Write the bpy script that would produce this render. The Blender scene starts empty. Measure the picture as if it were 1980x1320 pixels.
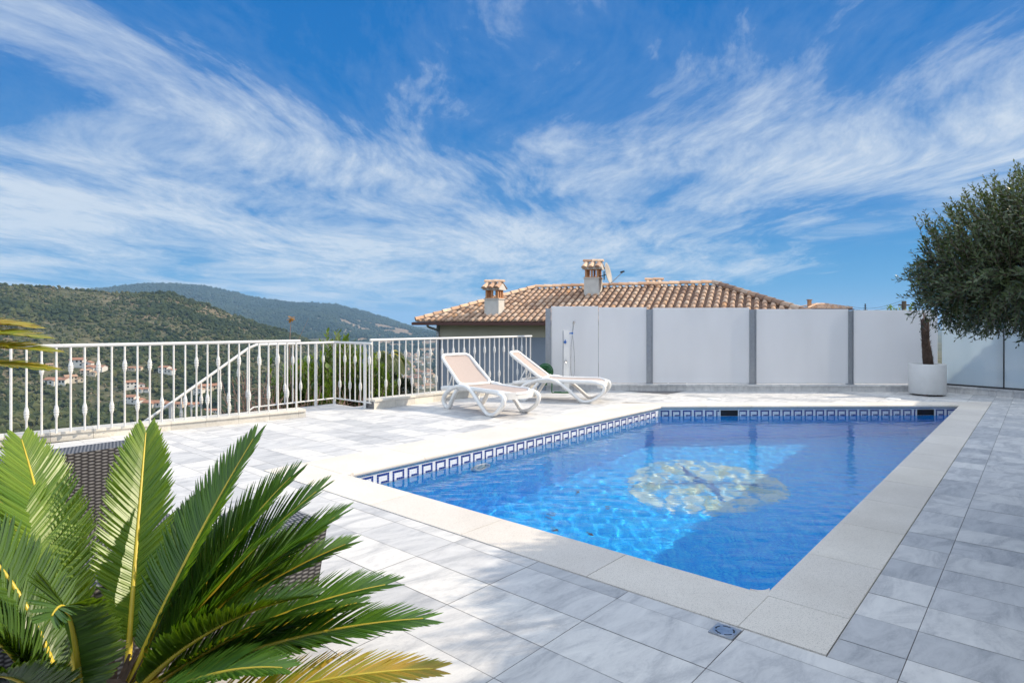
import bpy, bmesh, math, random
import numpy as np
from mathutils import Vector, Matrix, noise as mnoise
R = math.radians
sc = bpy.context.scene
COL = sc.collection
random.seed(7)
rng = np.random.default_rng(7)

# ------------------------------------------------------------------ frame of the place
CAM_H = 1.4
F_PX, HZ, CX = 1176.0, 625.0, 990.0
D1 = Vector((0.65814, 0.75289, 0))      # along the pool
NV = Vector((0.75289, -0.65814, 0))     # across the pool, towards the house
def W(n, d, z=0.0):
    return NV * n + D1 * d + Vector((0, 0, z))
def at(u, v, Y):
    return Vector(((u - CX) / F_PX * Y, Y, CAM_H + (HZ - v) / F_PX * Y))
AZ, EL = R(10), R(35)
SUN = Vector((math.cos(EL) * math.cos(AZ), math.cos(EL) * math.sin(AZ), math.sin(EL)))

# ------------------------------------------------------------------ objects
def tag(o, label=None, cat=None, group=None, kind=None):
    if label: o['label'] = label
    if cat: o['category'] = cat
    if group: o['group'] = group
    if kind: o['kind'] = kind
    return o
def empty(name, loc, rz=0.0, label=None, cat=None, group=None):
    o = bpy.data.objects.new(name, None)
    o.empty_display_size = 0.1
    COL.objects.link(o)
    o.location = loc
    o.rotation_euler = (0, 0, rz)
    return tag(o, label, cat, group)
def copy_tree(o, parent=None):
    c = o.copy()
    COL.objects.link(c)
    if parent is not None:
        c.parent = parent
    for ch in o.children:
        copy_tree(ch, c)
    return c

class MB:
    """collects faces (with optional uv, tone and material slot) and links them as one mesh"""
    def __init__(s):
        s.v, s.f, s.uv, s.m, s.t, s.sm = [], [], [], [], [], []
        s.any_uv = False
    def vert(s, p):
        s.v.append((p[0], p[1], p[2])); return len(s.v) - 1
    def face(s, pts, uv=None, m=0, tone=0.5, smooth=False):
        b = len(s.v)
        for p in pts: s.v.append((p[0], p[1], p[2]))
        s.f.append(tuple(range(b, b + len(pts)))); s.m.append(m); s.t.append(tone); s.sm.append(smooth)
        if uv is None: uv = [(0, 0)] * len(pts)
        s.uv.append(uv)
    def iface(s, idx, m=0, tone=0.5, smooth=True, uv=None):
        s.f.append(tuple(idx)); s.m.append(m); s.t.append(tone); s.sm.append(smooth)
        s.uv.append(uv or [(0, 0)] * len(idx))
    def box(s, o, ax, ay, az, m=0, tone=0.5):
        """box from corner o with edge vectors; uv in metres"""
        o, ax, ay, az = Vector(o), Vector(ax), Vector(ay), Vector(az)
        if ax.cross(ay).dot(az) < 0: ax, ay = ay, ax
        lx, ly, lz = ax.length, ay.length, az.length
        P = lambda i, j, k: o + ax * i + ay * j + az * k
        for q, (w, h) in (((P(0,0,0),P(0,1,0),P(1,1,0),P(1,0,0)),(ly,lx)), ((P(0,0,1),P(1,0,1),P(1,1,1),P(0,1,1)),(lx,ly)),
                  ((P(0,0,0),P(1,0,0),P(1,0,1),P(0,0,1)),(lx,lz)), ((P(1,1,0),P(0,1,0),P(0,1,1),P(1,1,1)),(lx,lz)),
                  ((P(1,0,0),P(1,1,0),P(1,1,1),P(1,0,1)),(ly,lz)), ((P(0,1,0),P(0,0,0),P(0,0,1),P(0,1,1)),(ly,lz))):
            s.face(q, [(0,0),(w,0),(w,h),(0,h)], m, tone)
    def cbox(s, c, x, y, z, m=0, tone=0.5, rz=0.0):
        cx, sx = math.cos(rz), math.sin(rz)
        ax, ay = Vector((cx * x, sx * x, 0)), Vector((-sx * y, cx * y, 0))
        s.box(Vector(c) - ax / 2 - ay / 2 - Vector((0, 0, z / 2)), ax, ay, (0, 0, z), m, tone)
    def tube(s, pts, r, n=8, m=0, tone=0.5, cap=True, flat=None, up=None):
        """swept tube; r number or list; flat=(a,b) makes an elliptical section"""
        pts = [Vector(p) for p in pts]
        k = len(pts)
        rr = r if isinstance(r, (list, tuple)) else [r] * k
        prev = None
        rings = []
        for i, p in enumerate(pts):
            t = (pts[min(i + 1, k - 1)] - pts[max(i - 1, 0)])
            if t.length < 1e-9: t = Vector((0, 0, 1))
            t.normalize()
            if prev is None:
                a = Vector(up) if up is not None else (Vector((0, 0, 1)) if abs(t.z) < .9 else Vector((1, 0, 0)))
                x = (a - t * a.dot(t)).normalized()
            else:
                x = (prev - t * prev.dot(t)).normalized()
            prev = x
            y = t.cross(x)
            fa, fb = flat if flat else (1, 1)
            ring = []
            for j in range(n):
                an = 2 * math.pi * j / n
                ring.append(s.vert(p + x * (math.cos(an) * rr[i] * fa) + y * (math.sin(an) * rr[i] * fb)))
            rings.append(ring)
        for i in range(k - 1):
            for j in range(n):
                s.iface((rings[i][j], rings[i][(j + 1) % n], rings[i + 1][(j + 1) % n], rings[i + 1][j]), m, tone)
        if cap:
            s.face([s.v[i] for i in reversed(rings[0])], None, m, tone); s.face([s.v[i] for i in rings[-1]], None, m, tone)
    def lathe(s, prof, c=(0, 0, 0), n=24, m=0, tone=0.5, smooth=True, cap=True):
        c = Vector(c); rings = []
        for r, z in prof:
            rings.append([s.vert(c + Vector((r * math.cos(2 * math.pi * j / n), r * math.sin(2 * math.pi * j / n), z))) for j in range(n)])
        for a, b in zip(rings[:-1], rings[1:]):
            for j in range(n):
                s.iface((a[j], a[(j + 1) % n], b[(j + 1) % n], b[j]), m, tone, smooth)
        if cap:
            s.face([s.v[i] for i in reversed(rings[0])], None, m, tone); s.face([s.v[i] for i in rings[-1]], None, m, tone)
    def poly_prism(s, pts2, z0, z1, m=0, tone=0.5):
        """pts2: list of world xy (ccw seen from above)"""
        a = sum(pts2[i][0] * pts2[(i+1) % len(pts2)][1] - pts2[(i+1) % len(pts2)][0] * pts2[i][1] for i in range(len(pts2)))
        if a < 0: pts2 = list(reversed(pts2))
        s.face([(p[0], p[1], z1) for p in pts2], [(p[0], p[1]) for p in pts2], m, tone)
        s.face([(p[0], p[1], z0) for p in reversed(pts2)], None, m, tone)
        for i in range(len(pts2)):
            p, q = pts2[i], pts2[(i + 1) % len(pts2)]
            l = math.hypot(q[0]-p[0], q[1]-p[1])
            s.face([(p[0],p[1],z0),(q[0],q[1],z0),(q[0],q[1],z1),(p[0],p[1],z1)], [(0,0),(l,0),(l,z1-z0),(0,z1-z0)], m, tone)
    def build(s, name, mats, parent=None, loc=None, merge=False):
        me = bpy.data.meshes.new(name)
        me.from_pydata(s.v, [], s.f)
        if not isinstance(mats, (list, tuple)): mats = [mats]
        for mt in mats: me.materials.append(mt)
        me.polygons.foreach_set('material_index', s.m)
        me.polygons.foreach_set('use_smooth', s.sm)
        uvl = me.uv_layers.new(name='UVMap')
        uvl.data.foreach_set('uv', [c for f in s.uv for p in f for c in p])
        at_ = me.attributes.new('tone', 'FLOAT', 'FACE')
        at_.data.foreach_set('value', s.t)
        me.update()
        o = bpy.data.objects.new(name, me)
        COL.objects.link(o)
        if loc is not None: o.location = loc
        if parent is not None: o.parent = parent
        return o
def bevel(o, w=0.004, seg=2):
    m = o.modifiers.new('bevel', 'BEVEL'); m.width = w; m.segments = seg; m.limit_method = 'ANGLE'
    return o
def bezier(p0, p1, p2, k):
    p0, p1, p2 = Vector(p0), Vector(p1), Vector(p2)
    return [p0 * (1-t)**2 + p1 * 2*t*(1-t) + p2 * t*t for t in [i / k for i in range(k + 1)]]
def catmull(P, sub=5, closed=False):
    P = [Vector(p) for p in P]; out = []
    n = len(P)
    for i in range(n if closed else n - 1):
        g = (lambda k: P[k % n]) if closed else (lambda k: P[max(0, min(n - 1, k))])
        a, b, c, d = g(i-1), g(i), g(i+1), g(i+2)
        for j in range(sub):
            t = j / sub
            out.append(0.5 * ((2*b) + (c-a)*t + (2*a-5*b+4*c-d)*t*t + (3*b-a-3*c+d)*t**3))
    if not closed: out.append(P[-1])
    return out

# ------------------------------------------------------------------ materials
class NT:
    def __init__(s, name):
        s.m = bpy.data.materials.new(name); s.m.use_nodes = True
        s.t = s.m.node_tree; s.t.nodes.clear()
        s.out = s.t.nodes.new('ShaderNodeOutputMaterial')
    def n(s, typ, **k):
        nd = s.t.nodes.new(typ)
        for a, b in k.items():
            if hasattr(nd, a): setattr(nd, a, b)
        return nd
    def l(s, a, b): s.t.links.new(a, b)
    def math(s, op, a, b=None, c=None, clamp=False):
        nd = s.n('ShaderNodeMath', operation=op); nd.use_clamp = clamp
        for i, x in enumerate((a, b, c)):
            if x is None: continue
            if isinstance(x, (int, float)): nd.inputs[i].default_value = x
            else: s.l(x, nd.inputs[i])
        return nd.outputs[0]
    def noise(s, vec, scale=5, detail=4, rough=.55, dist=0.0):
        nd = s.n('ShaderNodeTexNoise')
        nd.inputs['Scale'].default_value = scale; nd.inputs['Detail'].default_value = detail
        nd.inputs['Roughness'].default_value = rough; nd.inputs['Distortion'].default_value = dist
        if vec is not None: s.l(vec, nd.inputs['Vector'])
        return nd.outputs['Fac']
    def ramp(s, fac, stops, interp='LINEAR'):
        nd = s.n('ShaderNodeValToRGB'); cr = nd.color_ramp; cr.interpolation = interp
        while len(cr.elements) < len(stops): cr.elements.new(0.5)
        for e, (p, c) in zip(cr.elements, stops):
            e.position = p; e.color = (*c, 1) if len(c) == 3 else c
        s.l(fac, nd.inputs[0]); return nd.outputs[0]
    def mix(s, fac, a, b, blend='MIX'):
        nd = s.n('ShaderNodeMix', data_type='RGBA', blend_type=blend)
        for sock, x in ((nd.inputs[0], fac), (nd.inputs[6], a), (nd.inputs[7], b)):
            if isinstance(x, (int, float)): sock.default_value = x
            elif isinstance(x, tuple): sock.default_value = (*x, 1)
            else: s.l(x, sock)
        return nd.outputs[2]
    def coord(s, which='Object'): return s.n('ShaderNodeTexCoord').outputs[which]
    def attr(s, name): return s.n('ShaderNodeAttribute', attribute_name=name).outputs['Fac']
    def mapping(s, vec, scale=(1,1,1), rot=(0,0,0), loc=(0,0,0)):
        nd = s.n('ShaderNodeMapping'); s.l(vec, nd.inputs[0])
        nd.inputs['Scale'].default_value = scale; nd.inputs['Rotation'].default_value = rot; nd.inputs['Location'].default_value = loc
        return nd.outputs[0]
    def bsdf(s, color=(.5,.5,.5), rough=.6, metal=0, spec=.5, bump=None, bumpd=.01, bstr=.5):
        nd = s.n('ShaderNodeBsdfPrincipled')
        if isinstance(color, tuple): nd.inputs['Base Color'].default_value = (*color, 1)
        else: s.l(color, nd.inputs['Base Color'])
        if isinstance(rough, (int, float)): nd.inputs['Roughness'].default_value = rough
        else: s.l(rough, nd.inputs['Roughness'])
        nd.inputs['Metallic'].default_value = metal
        nd.inputs['Specular IOR Level'].default_value = spec
        if bump is not None:
            b = s.n('ShaderNodeBump'); b.inputs['Strength'].default_value = bstr; b.inputs['Distance'].default_value = bumpd
            s.l(bump, b.inputs['Height']); s.l(b.outputs[0], nd.inputs['Normal'])
        return nd
    def done(s, shader):
        s.l(shader.outputs[0] if hasattr(shader, 'outputs') else shader, s.out.inputs['Surface'])
        return s.m
def simple(name, c1, c2=None, scale=8, rough=.6, metal=0, spec=.5, bumpd=0.0, detail=5, where='Object'):
    t = NT(name)
    if c2 is None: c2 = tuple(x * .85 for x in c1)
    f = t.noise(t.coord(where), scale, detail, .6)
    c = t.ramp(f, [(.3, c2), (.7, c1)])
    rr = t.math('MULTIPLY_ADD', f, .2, rough - .1)
    return t.done(t.bsdf(c, rr, metal, spec, f if bumpd else None, bumpd or .01))

M = {}
M['white_metal'] = simple('white_painted_metal', (.72, .71, .69), (.62, .61, .59), 30, .35, 0, .5)
M['white_plastic'] = simple('white_resin', (.80, .79, .77), (.74, .73, .71), 12, .38)
M['rubber'] = simple('pale_rubber', (.55, .50, .30), None, 30, .7)
M['grey_metal'] = simple('grey_aluminium', (.40, .42, .45), (.33, .35, .38), 20, .4, .6)
M['dark_metal'] = simple('dark_metal', (.05, .05, .055), None, 20, .45, .5)
M['chrome'] = simple('brushed_steel', (.55, .56, .58), (.42, .43, .45), 40, .3, .9)
M['blue_plastic'] = simple('blue_plastic', (.03, .16, .5), None, 20, .4)
M['green_hose'] = simple('green_hose', (.012, .13, .035), (.008, .08, .022), 60, .45)
M['brown_gutter'] = simple('brown_gutter', (.10, .035, .025), (.075, .028, .02), 6, .45)
M['terracotta'] = simple('terracotta_brick', (.58, .30, .15), (.44, .21, .10), 14, .8, bumpd=.004)
M['white_render'] = simple('white_render', (.62, .60, .56), (.52, .50, .46), 5, .9, bumpd=.004, detail=9)
M['cream_render'] = simple('cream_render', (.50, .47, .37), (.43, .40, .31), 1.4, .9, bumpd=.003, detail=9)
M['glass_dark'] = simple('window_glass', (.02, .025, .03), None, 3, .08)
M['pot_white'] = simple('white_planter_glaze', (.66, .66, .65), (.60, .60, .59), 4, .45)
M['soil'] = simple('potting_soil', (.06, .045, .03), (.03, .022, .015), 60, .95, bumpd=.01)
M['bark'] = simple('bark', (.16, .12, .085), (.07, .05, .035), 25, .9, bumpd=.01)
M['fibre'] = simple('palm_fibre', (.11, .07, .05), (.035, .022, .016), 40, .95, bumpd=.015)
M['twig'] = simple('dry_twig', (.34, .22, .18), (.20, .13, .11), 20, .9)
M['rachis'] = simple('frond_stalk', (.66, .50, .04), (.46, .36, .04), 9, .4)
M['concrete'] = simple('concrete', (.34, .32, .29), (.25, .24, .22), 2, .9, bumpd=.005, detail=9)
M['black_void'] = simple('black_void', (.012, .012, .014), None, 3, .6)

def leaf_mat(name, c1, c2, scale=3.0, trans=.35, rough=.35, tmul=(1.6, 1.9, .5), spec=.5):
    t = NT(name)
    f = t.noise(t.coord('Object'), scale, 3)
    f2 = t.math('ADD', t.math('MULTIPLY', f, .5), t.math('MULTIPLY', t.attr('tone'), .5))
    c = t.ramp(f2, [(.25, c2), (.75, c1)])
    b = t.bsdf(c, rough, 0, spec)
    tr = t.n('ShaderNodeBsdfTranslucent')
    t.l(t.mix(1.0, c, tmul, 'MULTIPLY'), tr.inputs[0])
    mx = t.n('ShaderNodeMixShader'); mx.inputs[0].default_value = trans
    t.l(b.outputs[0], mx.inputs[1]); t.l(tr.outputs[0], mx.inputs[2])
    return t.done(mx)
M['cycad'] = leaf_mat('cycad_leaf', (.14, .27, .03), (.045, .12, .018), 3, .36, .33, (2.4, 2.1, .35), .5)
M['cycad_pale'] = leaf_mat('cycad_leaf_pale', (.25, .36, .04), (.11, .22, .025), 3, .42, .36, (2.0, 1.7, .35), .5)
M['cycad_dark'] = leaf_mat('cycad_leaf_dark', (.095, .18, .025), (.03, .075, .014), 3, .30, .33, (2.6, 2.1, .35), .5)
M['cycad_yellow'] = leaf_mat('cycad_leaf_yellow', (.56, .36, .05), (.17, .28, .03), 5, .42, .4, (1.5, 1.3, .4))
M['olive_leaf'] = leaf_mat('olive_leaf', (.15, .19, .085), (.03, .05, .022), 2.2, .22, .38, (1.4, 1.5, .6))
M['oleander'] = leaf_mat('oleander_leaf', (.15, .21, .05), (.045, .085, .02), 1.5, .32, .38)
M['darkshrub'] = leaf_mat('dark_shrub_leaf', (.03, .05, .03), (.012, .022, .015), 4, .1, .5)
M['palm_leaf'] = leaf_mat('palm_leaf', (.12, .15, .04), (.05, .075, .022), 2, .25, .45)
M['yellow_leaf'] = leaf_mat('yellow_leaf', (.62, .36, .05), (.45, .22, .03), 8, .4, .5, (1.3, 1.2, .6))
M['brown_leaf'] = simple('brown_leaf', (.20, .09, .05), (.12, .06, .04), 30, .8)

# stone tiles of the deck
def tile_mat(name, light, mid, dark, scale=1.0):
    t = NT(name)
    tone = t.attr('tone')
    co = t.coord('Object')
    cv = t.n('ShaderNodeCombineXYZ')
    t.l(t.math('MULTIPLY', tone, 37.0), cv.inputs[0]); t.l(t.math('MULTIPLY', tone, 91.0), cv.inputs[1])
    ad = t.n('ShaderNodeVectorMath', operation='ADD'); t.l(co, ad.inputs[0]); t.l(cv.outputs[0], ad.inputs[1])
    mp = t.mapping(ad.outputs[0], (1.0 * scale, 1.0 * scale, 1), (0, 0, R(-41)))
    mp2 = t.mapping(mp, (1, 2.6, 1))
    a = t.noise(mp2, 2.2, 9, .62, 1.2)
    b = t.noise(mp2, 6.0, 8, .7, 2.0)
    vein = t.math('ABSOLUTE', t.math('SUBTRACT', b, .5))
    vein = t.math('SUBTRACT', 1.0, t.math('MULTIPLY', vein, 14.0), clamp=True)
    vein = t.math('MULTIPLY', vein, t.math('MULTIPLY_ADD', a, 2.4, -.9, clamp=True))
    c = t.ramp(a, [(.28, light), (.5, mid), (.74, dark)])
    c = t.mix(t.math('MULTIPLY', vein, .45), c, tuple(x * .62 for x in dark))
    tn = t.ramp(t.math('FRACT', t.math('MULTIPLY', tone, 7.31)), [(0, (.72, .73, .75)), (.25, (.90, .90, .91)), (.6, (.99, .98, .97)), (1, (1.10, 1.08, 1.05))])
    c = t.mix(1.0, c, tn, 'MULTIPLY')
    g = t.noise(co, 130, 3, .6)
    c = t.mix(t.math('MULTIPLY', g, .16), c, tuple(x * .5 for x in mid))
    ro = t.math('MULTIPLY_ADD', a, .35, .34)
    return t.done(t.bsdf(c, ro, 0, .45, t.math('ADD', t.math('MULTIPLY', b, .6), t.math('MULTIPLY', g, .3)), .004, .5))
M['tile'] = tile_mat('quartzite_tile', (.72, .71, .69), (.62, .615, .61), (.40, .41, .43))
M['wall_tile'] = tile_mat('quartzite_facing', (.72, .71, .70), (.63, .625, .62), (.46, .46, .47), 1.6)
M['kerb_tile'] = tile_mat('cream_facing', (.80, .76, .68), (.74, .70, .62), (.62, .58, .51), 1.2)
M['grout'] = simple('grout', (.22, .21, .21), (.15, .145, .145), 14, .95)

def coping_mat():
    t = NT('granular_coping')
    co = t.coord('Object')
    a = t.noise(co, 1.3, 6, .6)
    g = t.noise(co, 210, 2, .6)
    g2 = t.noise(co, 75, 3, .7)
    c = t.ramp(a, [(.3, (.63, .585, .53)), (.7, (.76, .715, .66))])
    c = t.mix(1.0, c, t.ramp(t.attr('tone'), [(0, (.92, .92, .93)), (1, (1.04, 1.03, 1.0))]), 'MULTIPLY')
    c = t.mix(t.ramp(g, [(.54, (0, 0, 0)), (.70, (.75, .75, .75))]), c, (.27, .25, .23))
    c = t.mix(t.ramp(g2, [(.62, (0, 0, 0)), (.72, (.5, .5, .5))]), c, (.36, .33, .30))
    return t.done(t.bsdf(c, .8, 0, .3, g, .003, .6))
M['coping'] = coping_mat()

def mosaic_mat(name, cols, cell=.025, grout=(.25, .42, .6), rough=.18):
    t = NT(name)
    uv = t.coord('UV')
    mp = t.mapping(uv, (1 / cell, 1 / cell, 1))
    fl = t.n('ShaderNodeVectorMath', operation='FLOOR'); t.l(mp, fl.inputs[0])
    wn = t.n('ShaderNodeTexWhiteNoise', noise_dimensions='2D'); t.l(fl.outputs[0], wn.inputs['Vector'])
    c = t.ramp(wn.outputs['Value'], [(i / len(cols), k) for i, k in enumerate(cols)], 'CONSTANT')
    fr = t.n('ShaderNodeVectorMath', operation='FRACTION'); t.l(mp, fr.inputs[0])
    sp = t.n('ShaderNodeSeparateXYZ'); t.l(fr.outputs[0], sp.inputs[0])
    ex = t.math('GREATER_THAN', sp.outputs[0], .9); ey = t.math('GREATER_THAN', sp.outputs[1], .9)
    e = t.math('MAXIMUM', ex, ey)
    c = t.mix(e, c, grout)
    return t.done(t.bsdf(c, rough, 0, .5))
M['pool_blue'] = mosaic_mat('blue_glass_mosaic', [(.012, .40, .93), (.006, .30, .87), (.03, .50, .95), (.015, .41, .93), (.06, .60, .95), (.008, .34, .90)], .025, (.08, .50, .90))
M['pool_white'] = mosaic_mat('white_mosaic', [(.80, .82, .84), (.76, .79, .82), (.82, .83, .84), (.78, .80, .83)], .025, (.6, .63, .66))
M['key_blue'] = simple('dark_blue_tessera', (.012, .03, .20), (.02, .05, .28), 60, .2)
M['mos_white'] = mosaic_mat('pale_mosaic', [(.52, .66, .66), (.14, .48, .78), (.62, .70, .66), (.06, .42, .84), (.50, .62, .56), (.26, .54, .74)], .09, (.3, .5, .66))
M['mos_navy'] = mosaic_mat('navy_mosaic', [(.05, .12, .36), (.10, .22, .48), (.03, .08, .28), (.16, .36, .58)], .045, (.1, .2, .4))
M['mos_yellow'] = mosaic_mat('yellow_mosaic', [(.52, .62, .48), (.36, .56, .56), (.58, .62, .50), (.24, .52, .68)], .045, (.35, .4, .25))

def wicker_mat():
    t = NT('dark_woven_wicker')
    uv = t.coord('UV')
    sp = t.n('ShaderNodeSeparateXYZ'); t.l(uv, sp.inputs[0])
    u = t.math('DIVIDE', sp.outputs[0], .030); cc = t.math('FLOOR', u)
    v = t.math('ADD', t.math('DIVIDE', sp.outputs[1], .017), t.math('MULTIPLY', t.math('MODULO', cc, 2.0), .5))
    pv = t.math('SINE', t.math('MULTIPLY', t.math('FRACT', v), 3.14159))
    pu = t.math('SINE', t.math('MULTIPLY', t.math('FRACT', u), 3.14159))
    pf = t.math('MULTIPLY', t.math('POWER', pv, 1.6), t.math('POWER', pu, .4))
    n_ = t.noise(t.coord('Object'), 3, 4)
    c = t.ramp(pf, [(.1, (.018, .017, .019)), (.55, (.10, .096, .10)), (.95, (.30, .295, .30))])
    c = t.mix(t.math('MULTIPLY', n_, .3), c, (.06, .057, .06))
    return t.done(t.bsdf(c, .45, 0, .4, pf, .004, .35))
M['wicker'] = wicker_mat()

def sling_mat():
    t = NT('woven_sling_fabric')
    co = t.coord('Object')
    w = t.n('ShaderNodeTexWave'); w.inputs['Scale'].default_value = 90; t.l(co, w.inputs['Vector'])
    w2 = t.n('ShaderNodeTexWave', bands_direction='Y'); w2.inputs['Scale'].default_value = 90; t.l(co, w2.inputs['Vector'])
    f = t.math('MULTIPLY', w.outputs['Fac'], w2.outputs['Fac'])
    c = t.mix(f, (.42, .345, .315), (.49, .41, .37))
    n_ = t.noise(co, 6, 5)
    c = t.mix(t.math('MULTIPLY', n_, .3), c, (.41, .34, .31))
    return t.done(t.bsdf(c, .75, 0, .3, f, .001, .3))
M['sling'] = sling_mat()

def roof_mat(name='roof_tile_clay', dim=1.0):
    t = NT(name)
    tone = t.attr('tone')
    c = t.ramp(tone, [(0, (.24*dim, .13*dim, .085*dim)), (.2, (.46*dim, .27*dim, .165*dim)), (.45, (.60*dim, .41*dim, .28*dim)), (.7, (.56*dim, .36*dim, .25*dim)), (.9, (.66*dim, .50*dim, .37*dim)), (1, (.60*dim, .28*dim, .10*dim))])
    co = t.coord('Object')
    n_ = t.noise(co, 7, 8, .65)
    c = t.mix(t.ramp(n_, [(.45, (0, 0, 0)), (.72, (.75, .75, .75))]), c, (.20*dim, .15*dim, .115*dim))
    n2 = t.noise(co, 1.1, 3)
    c = t.mix(t.math('MULTIPLY', n2, .35), c, (.66*dim, .52*dim, .42*dim))
    return t.done(t.bsdf(c, .85, 0, .25, n_, .006, .5))
M['roof'] = roof_mat()
M['roof_pan'] = simple('roof_pan_tile', (.20, .12, .085), (.11, .07, .055), 5, .9)

def frosted_mat(name, tint, trans, gl_rough, gl):
    """milky back-painted glass: light passes through diffusely, the face has a weak gloss"""
    t = NT(name)
    co = t.coord('Object')
    f = t.noise(t.mapping(co, (1.6, 1.6, .5)), 1.1, 5, .55)
    c = t.ramp(f, [(.25, tuple(x * .94 for x in tint)), (.6, tint), (.8, tuple(x * .97 for x in tint))])
    b = t.bsdf(c, gl_rough, 0, gl)
    tr = t.n('ShaderNodeBsdfTranslucent'); t.l(c, tr.inputs[0])
    mx = t.n('ShaderNodeMixShader'); mx.inputs[0].default_value = trans
    t.l(b.outputs[0], mx.inputs[1]); t.l(tr.outputs[0], mx.inputs[2])
    return t.done(mx)
M['frosted'] = frosted_mat('frosted_screen', (.86, .86, .87), .36, .16, .35)
M['milky'] = frosted_mat('milky_glass', (.66, .74, .79), .42, .04, .7)

def water_mat():
    t = NT('pool_water')
    g = t.n('ShaderNodeBsdfGlass'); g.inputs['IOR'].default_value = 1.333; g.inputs['Roughness'].default_value = 0.0
    g.inputs['Color'].default_value = (.97, 1, 1, 1)
    mp = t.mapping(t.coord('Object'), (1, 3.2, 1), (0, 0, R(-6)))
    h = t.math('ADD', t.noise(mp, 2.6, 4, .5, .4), t.math('MULTIPLY', t.noise(mp, .7, 2), 1.5))
    bp = t.n('ShaderNodeBump'); bp.inputs['Strength'].default_value = 1.0; bp.inputs['Distance'].default_value = .004
    t.l(h, bp.inputs['Height']); t.l(bp.outputs[0], g.inputs['Normal'])
    return t.done(g)
M['water'] = water_mat()

# ---- light and air
HAZE = 1.05e-4
SKY_VAL, SKY_STR, CLOUD, OVER_FILL = 3.8, .12, 4.5, 1.25
SUN_STR, EXPO = 3.4, 0.68
CW1, WX, WY, SX, SY, BX, BY, ROT, CM, CA, VA = 2.0, 2.3, 7.2, 2.3, 6.2, .9, 3.1, -14, 2.7, -4.78, -1.85
W_L0, W_L1, W_K = .11, .25, .48

# ================================================================== terrace, pool
PN0, PN1, PD0 = -4.90, -1.06, 3.21           # pool: left wall, right wall, near wall
CW_L, CW_R, CW_N, CW_F = .68, .37, .41, .36  # coping widths
Cc, Dc = Vector((PN0, 9.42)), Vector((PN1, 12.95))    # far edge, in (n, d)
fdir = (Dc - Cc).normalized(); fnor = Vector((-fdir.y, fdir.x))
if fnor.y < 0: fnor = -fnor
def far_d(n, off=0.0):
    p = Cc + fnor * off
    return p.y + (n - p.x) * fdir.y / fdir.x
WATER_Z, FLOOR_Z = -.168, -2.2
FL, FR = Vector((-7.81, 10.0)), Vector((-1.55, 15.15))    # far kerb face
R1, R2 = Vector((-.28, 14.84)), Vector((2.0, 14.28))
def w2(p, z=0.0): return W(p[0], p[1], z)

def clip(poly, a, b, c):
    """keep the part of poly (n,d) where a*n + b*d <= c"""
    out = []
    for i in range(len(poly)):
        p, q = poly[i], poly[(i + 1) % len(poly)]
        fp, fq = a * p[0] + b * p[1] - c, a * q[0] + b * q[1] - c
        if fp <= 0: out.append(p)
        if (fp < 0 < fq) or (fq < 0 < fp):
            t = fp / (fp - fq)
            out.append((p[0] + (q[0] - p[0]) * t, p[1] + (q[1] - p[1]) * t))
    return out
def halfplane(p, q, inside):
    """line through p,q with the given inside point on the kept side"""
    a, b = q[1] - p[1], -(q[0] - p[0]); c = a * p[0] + b * p[1]
    if a * inside[0] + b * inside[1] > c: a, b, c = -a, -b, -c
    return a, b, c
inside_far = (-4, 5)
H_FAR = halfplane(FL, FR, inside_far)
H_RF = halfplane(FR, R1, (-4, 5))
pf0 = Cc + fnor * CW_F; pf1 = Dc + fnor * CW_F
H_CFAR = halfplane(pf0, pf1, (-4, 20))
TG, TH = .603, .308
deck = MB()
def zone(hps, n0, n1, d0, d1):
    i0, i1 = math.floor((n0 + .43) / TG) - 1, math.ceil((n1 + .43) / TG) + 1
    j0, j1 = math.floor((d0 - 2.07) / TH) - 1, math.ceil((d1 - 2.07) / TH) + 1
    base = [(-1, 0, -n0), (1, 0, n1), (0, -1, -d0), (0, 1, d1)] + hps
    g = .0017
    for i in range(i0, i1):
        for j in range(j0, j1):
            a, b = -.43 + i * TG, 2.07 + j * TH
            p = [(a + g, b + g), (a + TG - g, b + g), (a + TG - g, b + TH - g), (a + g, b + TH - g)]
            for h in base:
                p = clip(p, *h)
                if len(p) < 3: break
            if len(p) < 3: continue
            z = random.uniform(-.0006, .0006)
            deck.face([w2(q, z) for q in p], None, 0, random.random())
zone([], -8.72, 2.2, -6.0, PD0 - CW_N - .003)
zone([H_FAR], -8.72, PN0 - CW_L - .003, PD0 - CW_N, 11.0)
zone([H_FAR, H_RF], PN1 + CW_R + .003, 2.2, PD0 - CW_N, 15.4)
zone([H_FAR, H_RF, H_CFAR], PN0 - CW_L, PN1 + CW_R, 9.0, 15.4)
zone([], -9.35, -8.72, 4.83, 5.95)
tiles = deck.build('deck_tiles', M['tile'])
slab = MB()
def nd_prism(mb, poly, z0, z1, m=0, tone=.5): mb.poly_prism([w2(p)[:2] for p in poly], z0, z1, m, tone)
far_at = lambda n: FL.y + (n - FL.x) * (FR.y - FL.y) / (FR.x - FL.x)
nd_prism(slab, [(-8.72, -6), (2.4, -6), (2.4, PD0 - .02), (-8.72, PD0 - .02)], -4.5, -.005)
nd_prism(slab, [(-8.72, PD0 - .02), (PN0 - .02, PD0 - .02), (PN0 - .02, far_at(PN0 - .02) + .2), (FL.x, FL.y + .2), (-8.72, FL.y - .3)], -4.5, -.005)
nd_prism(slab, [(PN1 + .02, PD0 - .02), (2.4, PD0 - .02), (2.4, 14.4), (R1.x, R1.y + .2), (FR.x, FR.y + .2), (PN1 + .02, FR.y + .12)], -4.5, -.005)
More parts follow.
